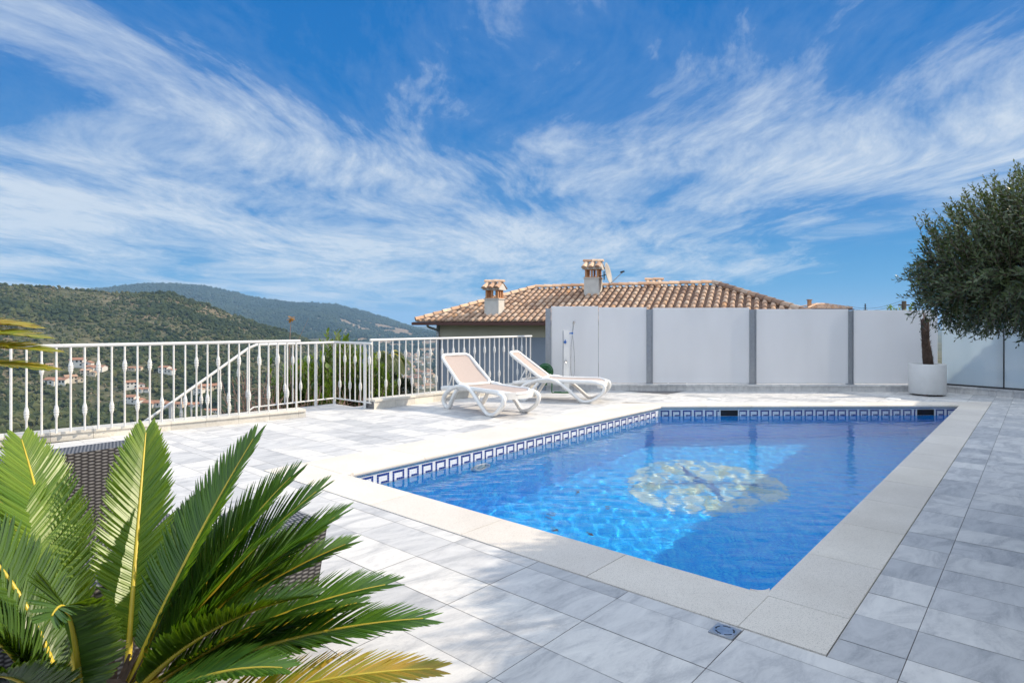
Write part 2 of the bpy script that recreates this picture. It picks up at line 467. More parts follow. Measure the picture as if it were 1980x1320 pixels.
nd_prism(slab, [(PN0 - .02, far_d(PN0 - .02, .02)), (PN1 + .02, far_d(PN1 + .02, .02)), (PN1 + .02, FR.y + .1), (FR.x, FR.y + .2), (PN0 - .02, far_at(PN0) + .2)], -4.5, -.005)
nd_prism(slab, [(-9.36, 4.83), (-8.721, 4.83), (-8.721, 5.96), (-9.36, 5.96)], -4.5, -.005)
sl = slab.build('terrace', M['grout']); sl['kind'] = 'structure'
tiles.name = 'paving'; tiles['kind'] = 'structure'
# stair flight going down from the landing
st = MB()
for i in range(7):
    d1_ = 4.83 - i * .30; z1 = -.175 * (i + 1)
    nd_prism(st, [(-9.36, d1_ - .30), (-8.73, d1_ - .30), (-8.73, d1_), (-9.36, d1_)], -4.4, z1, 0, random.random())
so = st.build('steps', M['kerb_tile']); so['kind'] = 'structure'

# ---- coping stones
cop = MB()
def coping_run(p0, p1, inward, width, joints, z=.006):
    """stones along the inner edge p0->p1 (n,d); inward points into the water"""
    p0, p1 = Vector(p0), Vector(p1); L = (p1 - p0).length; t = (p1 - p0) / L
    inw = Vector(inward)
    prof = [(-width, -.03), (-width, z - .003), (-width + .004, z)]
    for k in range(0, 9):
        a = math.pi / 2 - math.pi * k / 8
        prof.append((.004 + .028 * math.cos(a), z - .029 + .029 * math.sin(a)))
    prof += [(-.05, z - .058), (-.05, -.03)]
    s = 0.0
    cuts = [0.0]
    while s < L - joints * .6:
        s += joints; cuts.append(min(s, L))
    cuts[-1] = L
    for a, b in zip(cuts[:-1], cuts[1:]):
        tone = random.random(); g = .0022
        ra, rb = [], []
        for q, zz in prof:
            pa = p0 + t * (a + g) + inw * q; pb = p0 + t * (b - g) + inw * q
            ra.append(cop.vert(w2(pa, zz))); rb.append(cop.vert(w2(pb, zz)))
        n = len(prof)
        for i in range(n):
            j = (i + 1) % n
            cop.iface((ra[i], rb[i], rb[j], ra[j]), 0, tone, 3 <= i < n - 3)
        cop.face([cop.v[i] for i in reversed(ra)], None, 0, tone); cop.face([cop.v[i] for i in rb], None, 0, tone)
coping_run((PN0, PD0), (PN1, PD0), (0, 1), CW_N, 1.0)
coping_run((PN1, PD0), (PN1, far_d(PN1)), (-1, 0), CW_R, .76)
coping_run((PN0, PD0), (PN0, far_d(PN0)), (1, 0), CW_L, .98)
coping_run(Cc, Dc, -fnor, CW_F, .78)
def corner(poly, tone):
    nd_prism(cop, poly, -.03, .006, 0, tone)
corner([(PN1, PD0 - CW_N), (PN1 + CW_R, PD0 - CW_N), (PN1 + CW_R, PD0 - .002), (PN1 + .0, PD0 - .002)], .7)
corner([(PN0 - CW_L, PD0 - CW_N), (PN0 - .002, PD0 - CW_N), (PN0 - .002, PD0 - .002), (PN0 - CW_L, PD0 - .002)], .6)
fr_ = Dc + fnor * CW_F
corner([(PN1 + .002, Dc.y + .002), (PN1 + CW_R, Dc.y + .002), (PN1 + CW_R, far_d(PN1 + CW_R, CW_F)), (fr_.x, fr_.y)], .3)
fl_ = Cc + fnor * CW_F
corner([(PN0 - .002, Cc.y + .002), (fl_.x, fl_.y), (PN0 - CW_L, far_d(PN0 - CW_L, CW_F)), (PN0 - CW_L, Cc.y + .002)], .4)
# rounded inner corner pieces at the near corners
for cn, sx in ((PN1, -1), (PN0, 1)):
    r = .075; pts = [(cn, PD0)]
    for k in range(7):
        a = math.pi / 2 * k / 6
        pts.append((cn + sx * (r + .03 - r * math.sin(a)), PD0 + r + .03 - r * math.cos(a)))
    nd_prism(cop, pts, -.05, .0045, 0, .65)
co = cop.build('pool_coping', M['coping']); co['kind'] = 'structure'

# ---- basin
bas = MB()
fC, fD = far_d(PN0), far_d(PN1)
def wall(p, q, z0, z1, m):
    l = (Vector(q) - Vector(p)).length
    bas.face([w2(p, z0), w2(q, z0), w2(q, z1), w2(p, z1)], [(0, z0 + 3), (l, z0 + 3), (l, z1 + 3), (0, z1 + 3)], m)
BZ = -.05 - .175
for p, q in (((PN1, PD0), (PN0, PD0)), ((PN0, PD0), (PN0, fC)), ((PN0, fC), (PN1, fD)), ((PN1, fD), (PN1, PD0))):
    wall(p, q, FLOOR_Z, BZ, 0); wall(p, q, BZ, -.02, 1)
bas.face([w2((PN0, PD0), FLOOR_Z), w2((PN1, PD0), FLOOR_Z), w2((PN1, fD), FLOOR_Z), w2((PN0, fC), FLOOR_Z)],
         [(PN0, PD0), (PN1, PD0), (PN1, fD), (PN0, fC)], 0)
basin = bas.build('pool_basin', [M['pool_blue'], M['pool_white']]); basin['kind'] = 'structure'
# Greek key band of dark blue tesserae, 2 mm proud
key = MB(); CE = .025
KEY = [(c, 1) for c in range(6)] + [(0, r) for r in range(2, 7)] + [(5, 2), (5, 3), (5, 4)] + [(2, 4), (3, 4), (4, 4)]
KU = 7.6
def key_run(p, q, inw):
    p, q = Vector(p), Vector(q); L = (q - p).length; t = (q - p) / L; o = Vector(inw) * .002
    for u in range(int(L / (KU * CE))):
        for c, r in KEY:
            a = p + t * ((u * KU + c) * CE + .0015 + .01) + o; b = p + t * ((u * KU + c + 1) * CE - .0015 + .01) + o
            zt = -.05 - r * CE - .002; zb = zt - CE + .003
            key.face([w2(a, zb), w2(b, zb), w2(b, zt), w2(a, zt)], None, 0, random.random())
key_run((PN0, PD0), (PN0, fC), (1, 0)); key_run((PN0, fC), (PN1, fD), -fnor)
key_run((PN1, fD), (PN1, PD0), (-1, 0)); key_run((PN1, PD0), (PN0, PD0), (0, 1))
key.build('key_pattern_border', M['key_blue'], basin)
# skimmer mouths in the far wall
for k, n_ in enumerate((-4.03, -1.53)):
    c = Vector((n_, far_d(n_))) - fnor * .006
    sk = MB()
    hw = .15
    a, b = c - fdir * hw, c + fdir * hw
    sk.face([w2(a, -.19), w2(b, -.19), w2(b, -.075), w2(a, -.075)])
    so_ = sk.build('skimmer_mouth', M['black_void'], basin)
    fm = MB(); 
    for x0, x1, z0, z1 in ((-hw - .018, -hw, -.20, -.05), (hw, hw + .018, -.20, -.05), (-hw, hw, -.20, -.19)):
        p0 = c + fdir * x0; 
        fm.box(w2(p0 + fnor * .004, z0), w2(fdir * (x1 - x0)), w2(-fnor * .012), (0, 0, z1 - z0))
    fm.build('skimmer_frame', M['pool_white'], so_)
# mosaic figure on the pool floor
mz = MB(); mc = Vector((-3.38, 7.68))
pts = []
for k in range(64):
    a = 2 * math.pi * k / 64
    r = .98 + .05 * math.sin(3 * a + .4) + .02 * math.sin(7 * a)
    pts.append((mc.x + r * math.cos(a), mc.y + r * 1.08 * math.sin(a)))
mz.face([w2(p, FLOOR_Z + .004) for p in pts], pts)
mo = mz.build('floor_mosaic', M['mos_white'], basin)
def stroke(P, w, name, mt, z):
    pl = catmull([(p[0], p[1], 0) for p in P], 8)
    k = len(pl); L, Rr = [], []
    for i, p in enumerate(pl):
        t = (pl[min(i+1, k-1)] - pl[max(i-1, 0)]).normalized(); nn = Vector((-t.y, t.x, 0))
        ww = w * (math.sin(math.pi * (i + .25) / (k - .5))) ** .8
        L.append(p + nn * ww); Rr.append(p - nn * ww)
    b = MB()
    for i in range(k - 1):
        q = [L[i], Rr[i], Rr[i+1], L[i+1]]
        b.face([w2((mc.x + v.x, mc.y + v.y), z) for v in q], [(v.x, v.y) for v in q])
    b.build(name, mt, mo)
stroke([(-.75, -.75), (-.3, -.2), (.1, .1), (.75, .45)], .075, 'navy_band', M['mos_navy'], FLOOR_Z + .008)
stroke([(-.62, .62), (-.3, .25), (.1, .0), (.5, -.5)], .055, 'navy_band', M['mos_navy'], FLOOR_Z + .010)
for (a, r) in ((.2, .62), (1.5, .72), (2.6, .70), (3.9, .66), (5.2, .70), (4.6, .25)):
    ca, sa = math.cos(a), math.sin(a)
    stroke([(ca * (r - .25), sa * (r - .25)), (ca * r - sa * .06, sa * r + ca * .06), (ca * (r + .28), sa * (r + .28))], .10, 'yellow_leaf_motif', M['mos_yellow'], FLOOR_Z + .012 + .001 * a)

# ---- water: a real rippled surface
NX, NYY = 330, 740
U, V = np.meshgrid(np.linspace(0, 1, NX), np.linspace(0, 1, NYY), indexing='ij')
Nn = PN0 + (PN1 - PN0) * U
Dd = PD0 + V * ((Cc.y + (Nn - Cc.x) * fdir.y / fdir.x) - PD0)
Z = np.zeros_like(Nn)
wr = np.random.default_rng(21)
NW = 44
for k in range(NW):
    lam = W_L0 * ((W_L1 / W_L0) ** wr.random()); th = wr.normal(1.05, 1.1); ph = wr.random() * 6.283
    kk = 6.283 / lam; amp = W_K * 1.414 / math.sqrt(NW) / kk ** 2
    kx, ky = math.cos(th) * kk, math.sin(th) * kk
    Z += amp * np.sin(kx * Nn + ky * Dd + ph + .5 * np.sin(.9 * Nn + .7 * Dd + ph))
XW = Nn * NV.x + Dd * D1.x; YW = Nn * NV.y + Dd * D1.y
vv = np.stack([XW, YW, Z + WATER_Z], -1).reshape(-1, 3)
idx = np.arange(NX * NYY).reshape(NX, NYY)
q = np.stack([idx[:-1, :-1], idx[1:, :-1], idx[1:, 1:], idx[:-1, 1:]], -1).reshape(-1, 4)
def np_mesh(name, verts, faces, mat_, smooth=True, tone=None, parent=None):
    me = bpy.data.meshes.new(name)
    me.vertices.add(len(verts)); me.vertices.foreach_set('co', np.ascontiguousarray(verts, dtype=np.float32).ravel())
    nf, k = faces.shape
    me.loops.add(nf * k); me.loops.foreach_set('vertex_index', np.ascontiguousarray(faces, dtype=np.int32).ravel())
    me.polygons.add(nf); me.polygons.foreach_set('loop_start', np.arange(0, nf * k, k, dtype=np.int32))
    me.polygons.foreach_set('use_smooth', np.full(nf, smooth))
    me.materials.append(mat_)
    if tone is not None:
        a = me.attributes.new('tone', 'FLOAT', 'FACE'); a.data.foreach_set('value', np.ascontiguousarray(tone, dtype=np.float32))
    me.update(calc_edges=True); me.validate()
    o = bpy.data.objects.new(name, me); COL.objects.link(o)
    if parent is not None: o.parent = parent
    return o
water = np_mesh('water', vv, q, M['water']); water['kind'] = 'structure'
if water.data.polygons[0].normal.z < 0:
    water.data.flip_normals()
water.cycles.is_caustics_caster = True
for o in [basin] + list(basin.children) + list(mo.children):
    o.cycles.is_caustics_receiver = True

# ---- small pool fittings
def lamp_ring():
    t = empty('pool_light', W(PN0 + .004, 5.05, -.52), 0, 'round white underwater lamp set in the left pool wall just below the water', 'pool light')
    rot = Matrix.Rotation(math.atan2(NV.y, NV.x), 4, 'Z') @ Matrix.Rotation(R(90), 4, 'Y')
    b = MB(); b.lathe([(.085, 0), (.145, 0), (.145, .012), (.125, .026), (.095, .026), (.085, .012)], n=32, cap=False)
    r = b.build('rim', M['white_plastic'], t); r.matrix_local = rot
    g = MB(); g.lathe([(.086, .004), (.06, .016), (.02, .02)], n=28)
    gg = g.build('lens', simple('pale_lens', (.45, .62, .62), None, 10, .1), t); gg.matrix_local = rot
    for o in (r, gg): o.cycles.is_caustics_receiver = True
lamp_ring()
for k, (p, lb) in enumerate((((3.74, 11.28), 'flat round white skimmer lid in the far paving nearer the loungers'), ((7.07, 11.28), 'flat round white skimmer lid in the far paving in front of the planter'))):
    t = empty('skimmer_lid', (p[0], p[1], 0), 0, lb, 'pool lid', 'white skimmer lids')
    b = MB(); b.lathe([(.11, .002), (.11, .009), (.104, .012), (.03, .012)], n=32); b.build('cover', M['white_plastic'], t)
    b = MB(); b.lathe([(.125, -.002), (.125, .006), (.112, .006), (.112, .0)], n=32, cap=False); b.build('collar', M['white_plastic'], t)
# floor drain
t = empty('floor_drain', W(-1.09, 2.715, 0), math.atan2(NV.y, NV.x), 'small square steel floor drain with a ring of slots at the near pool corner', 'drain')
b = MB(); s_ = .055
b.box((-s_, -s_, -.002), (2*s_, 0, 0), (0, 2*s_, 0), (0, 0, .009)); bevel(b.build('plate', M['grey_metal'], t), .002)
b = MB()
for k in range(5):
    a0 = 2 * math.pi * k / 5
    for i in range(6):
        a = a0 + i * .15; a2 = a + .15
        b.face([(r_ * math.cos(x), r_ * math.sin(x), .0085) for r_, x in ((.036, a), (.044, a), (.044, a2), (.036, a2))])
b.build('slots', M['black_void'], t)
b = MB(); b.lathe([(.052, .0072), (.052, .0082), (.050, .0084)], n=32); b.build('grate', M['chrome'], t)

# fallen leaves on the pool floor
for k, (n_, d_, a) in enumerate(((-4.3, 5.6, .3), (-4.05, 5.35, 1.9), (-3.7, 5.5, 2.7), (-4.5, 6.4, 1.2), (-3.9, 6.2, .8), (-3.55, 5.0, 2.2))):
    b = MB(); L_ = .034 + .008 * (k % 3)
    ctr = [(-L_, 0, .004), (-.4*L_, .55*L_, .012), (.4*L_, .5*L_, .014), (L_, 0, .006), (.4*L_, -.5*L_, .004), (-.4*L_, -.55*L_, .008)]
    b.face(ctr); b.face([(p[0], p[1], p[2] - .003) for p in reversed(ctr)])
    for i in range(6):
        p, q_ = ctr[i], ctr[(i + 1) % 6]
        b.face([(p[0], p[1], p[2] - .003), (q_[0], q_[1], q_[2] - .003), q_, p])
    o = b.build('fallen_leaf', M['brown_leaf'], None, W(n_, d_, FLOOR_Z)); o.rotation_euler = (0, 0, a)
    o.cycles.is_caustics_receiver = True
    tag(o, 'brown fallen leaf lying on the blue pool floor near the left wall', 'leaf', 'fallen leaves on the pool floor')

# ================================================================== low walls
def low_wall(path, inward_pt, h, thick, mats, label, cap_over=.02, piece=.42):
    """kerb wall along path [(n,d)...], face on the side of inward_pt"""
    p0 = w2(path[0]); t = empty('low_wall', p0, 0, label, 'low wall', 'low tiled kerb walls round the terrace')
    core, face, cap = MB(), MB(), MB()
    for a, b in zip(path[:-1], path[1:]):
        a, b = Vector(a), Vector(b); L = (b - a).length; u = (b - a) / L
        o = Vector((-u.y, u.x))
        if (Vector(inward_pt) - a).dot(o) > 0: o = -o        # o points away from the terrace
        Lw = lambda p, z: w2(p, z) - p0
        core.box(Lw(a + o * .012, -.3), w2(u * L), w2(o * (thick - .012)), (0, 0, .3 + h - .034))
        s = 0.0
        while s < L - .01:
            e = min(s + piece, L)
            if L - e < .08: e = L
            tone = random.random()
            face.box(Lw(a + u * (s + .0015), -.003), w2(u * (e - s - .003)), w2(o * .011), (0, 0, h - .031), 0, tone)
            s2 = e
            cap.box(Lw(a - o * cap_over + u * (s + .0015), h - .033), w2(u * (e - s - .003)), w2(o * (thick + cap_over + .01)), (0, 0, .033), 0, random.random())
            s = s2
    core.build('core', M['grout'], t); face.build('facing', mats, t); bevel(cap.build('capping', mats, t), .004)
    return t
LK0, LK1 = (-9.35, -1.5), (-8.33, 4.83)
low_wall([LK0, LK1], (-4, 3), .115, .26, M['kerb_tile'], 'low cream kerb wall under the long left railing')
low_wall([(-8.22, 5.99), (-8.14, FL.y + .12)], (-4, 6), .155, .24, M['kerb_tile'], 'low cream kerb wall behind the loungers under the right railing')
low_wall([FL, FR], (-4, 6), .135, .26, M['wall_tile'], 'long grey stone kerb under the frosted screen at the back', piece=.58)
low_wall([FR, R1, R2], (-4, 6), .135, .26, M['wall_tile'], 'grey stone kerb under the bluish glass screen right of the planter', piece=.58)

# ================================================================== railings
def baluster_mesh(h, knuckle):
    b = MB(); r = .0115
    if knuckle is None:
        b.lathe([(r, 0), (r, h)], n=10)
    else:
        k = knuckle
        prof = [(r, 0), (r, k - .075), (.015, k - .068), (.022, k - .038), (.0265, k - .024), (.018, k - .015), (.028, k - .008), (.028, k + .003), (.018, k + .008), (.027, k + .016), (.0235, k + .034), (.018, k + .06), (r, k + .085), (r, h)]
        b.lathe(prof, n=12)
    return b
def railing(name, a, b, zb, zt, label, spacing=.135, first=0, plain_every=12, bottom_rail=None, end_posts=(True, True), over=(.04, .04), slope=False, low_first=True, z_end=None, group='white metal railings'):
    """straight railing a->b in world xy, bars from zb to zt"""
    a, b = Vector(a), Vector(b)
    t = empty(name, (a.x, a.y, 0), 0, label, 'railing', group)
    L = (b - a).length; u = (b - a) / L
    nb = max(2, round(L / spacing))
    lo, hi = .245 * (zt - zb), .74 * (zt - zb)
    meshes = {}
    for i in range(nb + 1):
        s = L * i / nb
        kind = 'plain' if (i % plain_every == 0) else ('low' if (i % 2 == 1) == low_first else 'high')
        if (i == 0 and end_posts[0]) or (i == nb and end_posts[1]): kind = 'post'
        if i == 0 and not end_posts[0]: continue
        if i == nb and not end_posts[1]: continue
        if kind not in meshes:
            if kind == 'post':
                bb = MB(); bb.lathe([(.014, 0), (.014, zt - zb)], n=12)
            else:
                bb = baluster_mesh(zt - zb, {'plain': None, 'low': lo, 'high': hi}[kind])
            meshes[kind] = bb.build('post' if kind == 'post' else 'baluster', M['white_metal'], t)
            o = meshes[kind]
        else:
            o = meshes[kind].copy(); COL.objects.link(o); o.parent = t
        p = u * s
        o.location = (p.x, p.y, zb)
    tr = MB(); p0 = -u * over[0]; p1 = u * (L + over[1])
    tr.tube([Vector((p0.x, p0.y, zt)), Vector((p1.x, p1.y, zt))], .021, 12)
    tr.build('top_rail', M['white_metal'], t)
    if bottom_rail is not None:
        br = MB(); q0, q1 = Vector((0, 0, bottom_rail)), Vector((u.x * L, u.y * L, bottom_rail))
        br.tube([q0, q1], .014, 10); br.build('bottom_rail', M['white_metal'], t)
    return t
rl0 = at(21, 665, 6.87); rl1 = at(573, 657, 9.12)
railing('railing', (rl0.x, rl0.y), (rl1.x, rl1.y), .11, 1.135, 'long white metal railing along the left edge of the terrace above the valley', spacing=.137, over=(.0, .06))
pr0, pr1 = W(-8.32, 6.02), W(-8.24, 10.02)
railing('railing', pr0[:2], pr1[:2], .15, 1.125, 'white metal railing behind the two loungers', spacing=.137, low_first=False)
# railing round the stair head: sloping flight, level run, return
t = empty('stair_railing', W(-9.3, 5.94, 0), 0, 'white stair railing sloping down to the left and turning at the landing', 'railing', 'white metal railings')
o0 = W(-9.3, 5.94, 0)
hr = MB()
P = [W(-9.3, 1.2, -1.13), W(-9.3, 4.42, 1.015), W(-9.3, 4.55, 1.065), W(-9.3, 5.94, 1.07)]
hr.tube([p - o0 for p in P], .021, 12)
hr.tube([W(-9.3, 5.94, 1.07) - o0, W(-8.24, 5.955, 1.07) - o0], .021, 12)
hr.build('top_rail', M['white_metal'], t)
brl = MB(); brl.tube([p - o0 for p in (W(-9.3, 1.2, -2.08), W(-9.3, 4.5, .09), W(-9.3, 5.94, .10))], .013, 10)
brl.tube([W(-9.3, 5.94, .10) - o0, W(-8.26, 5.955, .10) - o0], .013, 10); brl.build('bottom_rail', M['white_metal'], t)
protos = {}
def stair_bar(n, d, z0, z1, kind):
    k = (kind, round(z1 - z0, 2))
    if k not in protos:
        if kind == 'post':
            b = MB(); b.cbox((0, 0, (z1 - z0) / 2), .04, .04, z1 - z0); protos[k] = b.build('post', M['white_metal'], t)
        else:
            h = z1 - z0
            protos[k] = baluster_mesh(h, {'plain': None, 'low': .26 * h, 'high': .72 * h}[kind]).build('baluster', M['white_metal'], t)
        o = protos[k]
    else:
        o = protos[k].copy(); COL.objects.link(o); o.parent = t
    o.location = W(n, d, z0) - o0
d_ = 4.40; i = 0
while d_ > 1.3:
    zt = 1.015 - (4.42 - d_) * .666
    stair_bar(-9.3, d_, zt - .945, zt - .01, 'post' if i % 9 == 8 else ('low', 'high')[i % 2]); d_ -= .137; i += 1
for i, d_ in enumerate((4.60, 4.74, 4.88, 5.02, 5.16, 5.30, 5.44, 5.58, 5.72)):
    stair_bar(-9.3, d_, .10 if i != 7 else .0, 1.06, ('high', 'low')[i % 2] if i != 7 else 'post')
stair_bar(-9.3, 5.94, .0, 1.07, 'post')
for i, n_ in enumerate((-9.14, -8.99, -8.84, -8.69, -8.54)):
    stair_bar(n_, 5.945, .10, 1.06, ('low', 'high')[i % 2])
stair_bar(-8.42, 5.95, .0, 1.06, 'post')
stair_bar(-8.30, 5.953, .1, 1.06, 'high')

# ================================================================== frosted screens
t = empty('frosted_screen', w2(FL), 0, 'long white frosted glass screen on the far kerb with metal posts between its panes', 'screen')
A, B = w2(FL), w2(FR); ux = (B - A).normalized(); uy = Vector((-ux.y, ux.x, 0))      # uy: away from the terrace
if uy.y < 0: uy = -uy
org = w2(FL)
def sx(u): # distance along the screen seen at pixel column u
    k = (u - CX) / F_PX
    o = A + uy * .12
    return (k * o.y - o.x) / (ux.x - k * ux.y)
cuts = [(1066, 1157, 592), (1157.6, 1250, 594), (1262, 1449, 595), (1462, 1640, 597.5), (1650, 1813, 599.5)]
for i, (a, b, v) in enumerate(cuts):
    s0, s1 = sx(a), sx(b); Y = (A + ux * (s0 + s1) / 2).y
    top = CAM_H + (HZ - v) / F_PX * (Y + .12) 
    p = MB(); off = .12 + (.012 if i == 0 else 0)
    p.box(ux * s0 + uy * off + Vector((0, 0, .155)), ux * (s1 - s0), uy * .010, (0, 0, top - .155))
    bevel(p.build('pane', M['frosted'], t), .002)
for i, (a, b, tp) in enumerate(((1056, 1064, 1.72), (1251, 1261, 1.70), (1450, 1461, 1.69), (1641, 1649, 1.665))):
    s0, s1 = sx(a), sx(b); m_ = (s0 + s1) / 2
    p = MB()
    w_ = s1 - s0
    p.box(ux * (m_ - w_/2 - .012) + uy * .105 + Vector((0, 0, .13)), ux * .02, uy * .045, (0, 0, tp - .13))
    p.box(ux * (m_ + w_/2 - .008) + uy * .105 + Vector((0, 0, .13)), ux * .02, uy * .045, (0, 0, tp - .13))
    p.box(ux * (m_ - w_/2 + .009) + uy * .125 + Vector((0, 0, .13)), ux * (w_ - .018), uy * .09, (0, 0, tp - .135))
    bevel(p.build('post', M['grey_metal'], t), .003)
    if i: 
        c = MB(); c.box(ux * (m_ - .07) + uy * .10 + Vector((0, 0, .132)), ux * .14, uy * .10, (0, 0, .014)); c.build('foot_plate', M['grey_metal'], t)
# right hand screen, glossy bluish panes
t = empty('glass_screen', w2(FR), 0, 'bluish milky glass screen right of the white planter, running towards the house', 'screen')
A2, B2 = w2(FR), w2(R1); u2 = (B2 - A2).normalized(); y2 = Vector((-u2.y, u2.x, 0))
if y2.dot(A2) < 0: y2 = -y2
L2 = (B2 - A2).length
for s0, s1 in ((-.06, .96), (.985, 1.9), (1.925, 2.8), (2.825, 3.6)):
    p = MB(); p.box(u2 * s0 + y2 * .12 + Vector((0, 0, .17)), u2 * (s1 - s0), y2 * .01, (0, 0, 1.50)); bevel(p.build('pane', M['milky'], t), .002)
for s0 in (.96, 1.90, 2.80):
    p = MB(); p.box(u2 * (s0 - .10) + y2 * .135 + Vector((0, 0, .13)), u2 * .10, y2 * .05, (0, 0, 1.53)); bevel(p.build('post', M['grey_metal'], t), .003)
    p = MB(); p.box(u2 * (s0 + .003) + y2 * .11 + Vector((0, 0, .13)), u2 * .018, y2 * .024, (0, 0, 1.54)); p.build('clamp_strip', M['dark_metal'], t)
p = MB(); p.box(u2 * .0 + y2 * .115 + Vector((0, 0, .136)), u2 * 3.6, y2 * .025, (0, 0, .03)); p.build('base_channel', M['dark_metal'], t)

# ================================================================== sun loungers
def rounded_outline(w, l, r, k=6):
    """closed outline in (x along l, y across), corners rounded"""
    P = []
    for cx, cy, a0 in ((l - r, w - r, 0), (r, w - r, 90), (r, -w + r, 180), (l - r, -w + r, 270)):
        for i in range(k + 1):
            a = R(a0 + 90 * i / k); P.append((cx + r * math.cos(a), cy + r * math.sin(a)))
    return P
def make_lounger(label):
    t = empty('sun_lounger', (0, 0, 0), 0, label, 'sun lounger', 'white sun loungers')
    HW = .315
    side = [(1.74, .355), (1.845, .325), (1.865, .25), (1.80, .15), (1.66, .055), (1.53, .022), (1.445, .045), (1.36, .115), (1.20, .245), (1.04, .35), (.90, .395), (.76, .395),
            (.60, .365), (.44, .295), (.33, .20), (.305, .11), (.35, .04), (.42, .022), (.475, .05), (.54, .145), (.61, .25), (.68, .335)]
    sections = ([], [])
    for sy in (-1, 1):
        b = MB(); pl = catmull([(x, sy * (HW + .018 + .02 * math.sin(math.pi * min(1, max(0, (.36 - z) / .36)))), z) for x, z in side], 5)
        b.tube(pl, .031, 10, flat=(1.3, 1.0), up=(0, 1, 0))
        b.build('leg_frame', M['white_plastic'], t)
        b = MB(); b.tube(catmull([(.20, sy * HW, .315), (.36, sy * HW, .338), (.60, sy * HW, .355), (.90, sy * HW, .372), (1.3, sy * HW, .372), (1.66, sy * HW, .362), (1.80, sy * (HW - .03), .345)], 5), .027, 10, flat=(1.3, .9), up=(0, 0, 1))
        b.build('side_rail', M['white_plastic'], t)
        b = MB(); b.cbox((1.555, sy * (HW + .03), .011), .06, .032, .022); b.build('foot_pad', M['rubber'], t)
        b = MB(); b.cbox((.40, sy * (HW + .03), .008), .04, .03, .016); b.build('foot_pad', M['rubber'], t)
    for x, z in ((.22, .315), (1.30, .345), (.95, .345)):
        b = MB(); b.cbox((x, 0, z), .05, HW * 2, .03); b.build('crossbar', M['white_plastic'], t)
    # foot end apron
    b = MB()
    pa = [(1.74 + .12 * math.cos(R(a)) ** .6 if abs(a) < 90 else 1.74, HW * math.sin(R(a)), .34) for a in range(-88, 89, 8)]
    for p, q_ in zip(pa[:-1], pa[1:]):
        b.face([(p[0], p[1], .27), (q_[0], q_[1], .27), (q_[0] + .006, q_[1], .375), (p[0] + .006, p[1], .375)], smooth=True)
        b.face([(q_[0] - .02, q_[1], .27), (p[0] - .02, p[1], .27), (p[0] - .02, p[1], .375), (q_[0] - .02, q_[1], .375)], smooth=True)
        b.face([(p[0] + .006, p[1], .375), (q_[0] + .006, q_[1], .375), (q_[0] - .02, q_[1], .375), (p[0] - .02, p[1], .375)], smooth=True)
    b.build('foot_apron', M['white_plastic'], t)
    # seat sling with a rim
    X0, X1 = .74, 1.85
    sz = lambda x: .395 - .012 * math.sin(math.pi * (x - X0) / (X1 - X0)) - .05 * max(0, (x - 1.62) / .23) ** 2
    b = MB(); nx = 20
    def hw(x):
        return HW - .01 if x < 1.62 else (HW - .01) * math.sqrt(max(.04, 1 - ((x - 1.62) / .24) ** 2))
    rows = []
    for i in range(nx + 1):
        x = X0 + (X1 - X0) * i / nx
        rows.append([(x, hw(x) * (j / 4 - 1), sz(x) - .010 * (1 - (j / 4 - 1) ** 2)) for j in range(9)])
    for ra, rb in zip(rows[:-1], rows[1:]):
        for j in range(8):
            b.face([ra[j], rb[j], rb[j+1], ra[j+1]], smooth=True)
            b.face([(p[0], p[1], p[2] - .008) for p in (ra[j+1], rb[j+1], rb[j], ra[j])], smooth=True)
    b.build('seat_sling', M['sling'], t)
    b = MB(); rim = [(x, (hw(x) + .004), sz(x)) for x in [X0 + (X1 - X0) * i / 16 for i in range(17)]]
    rim2 = [(p[0], -p[1], p[2]) for p in reversed(rim)]
    b.tube(rim + rim2, .021, 8); b.build('seat_rim', M['white_plastic'], t)
    # backrest: built flat, then tilted about the hinge
    ang = R(36.5); H = Vector((.74, 0, .405)); ux = Vector((-math.cos(ang), 0, math.sin(ang))); uz = Vector((math.sin(ang), 0, math.cos(ang)))
    BL = .77
    TB = lambda a, y, z=0: H + ux * a + Vector((0, y, 0)) + uz * z
    out = []
    for a, y in rounded_outline(HW, BL, .10):
        y *= 1 - .10 * (a / BL) ** 2
        out.append((a, y))
    cv = lambda a: .018 * math.sin(math.pi * a / BL)
    b = MB(); b.tube([TB(a, y, -cv(a)) for a, y in out] + [TB(out[0][0], out[0][1], -cv(out[0][0]))], .027, 10, flat=(1.1, 1.0)); b.build('back_rim', M['white_plastic'], t)
    b = MB(); nr = 14
    def hy(a):
        r = .10; w = HW * (1 - .10 * (a / BL) ** 2)
        e = min(a, BL - a)
        return w - .006 if e >= r else w - r + math.sqrt(max(0, r * r - (r - e) ** 2)) - .004
    rows = []
    for i in range(nr + 1):
        a = .012 + (BL - .024) * i / nr; w = hy(a)
        rows.append([TB(a, w * (j / 4 - 1), -cv(a) - .012 * (1 - (j / 4 - 1) ** 2)) for j in range(9)])
    for ra, rb in zip(rows[:-1], rows[1:]):
        for j in range(8):
            b.face([ra[j], ra[j+1], rb[j+1], rb[j]], smooth=True)
            b.face([v - uz * .008 for v in (rb[j], rb[j+1], ra[j+1], ra[j])], smooth=True)
    b.build('back_sling', M['sling'], t)
    for sy in (-1, 1):
        b = MB(); b.tube([(.74, sy * (HW - .02), .405), (.74, sy * (HW + .04), .405)], .032, 14); b.build('hinge_knob', M['white_plastic'], t)
        b = MB(); b.tube([TB(.36, sy * .25, -.03), (.30, sy * .25, .335)], .012, 8); b.build('back_strut', M['white_plastic'], t)
    return t
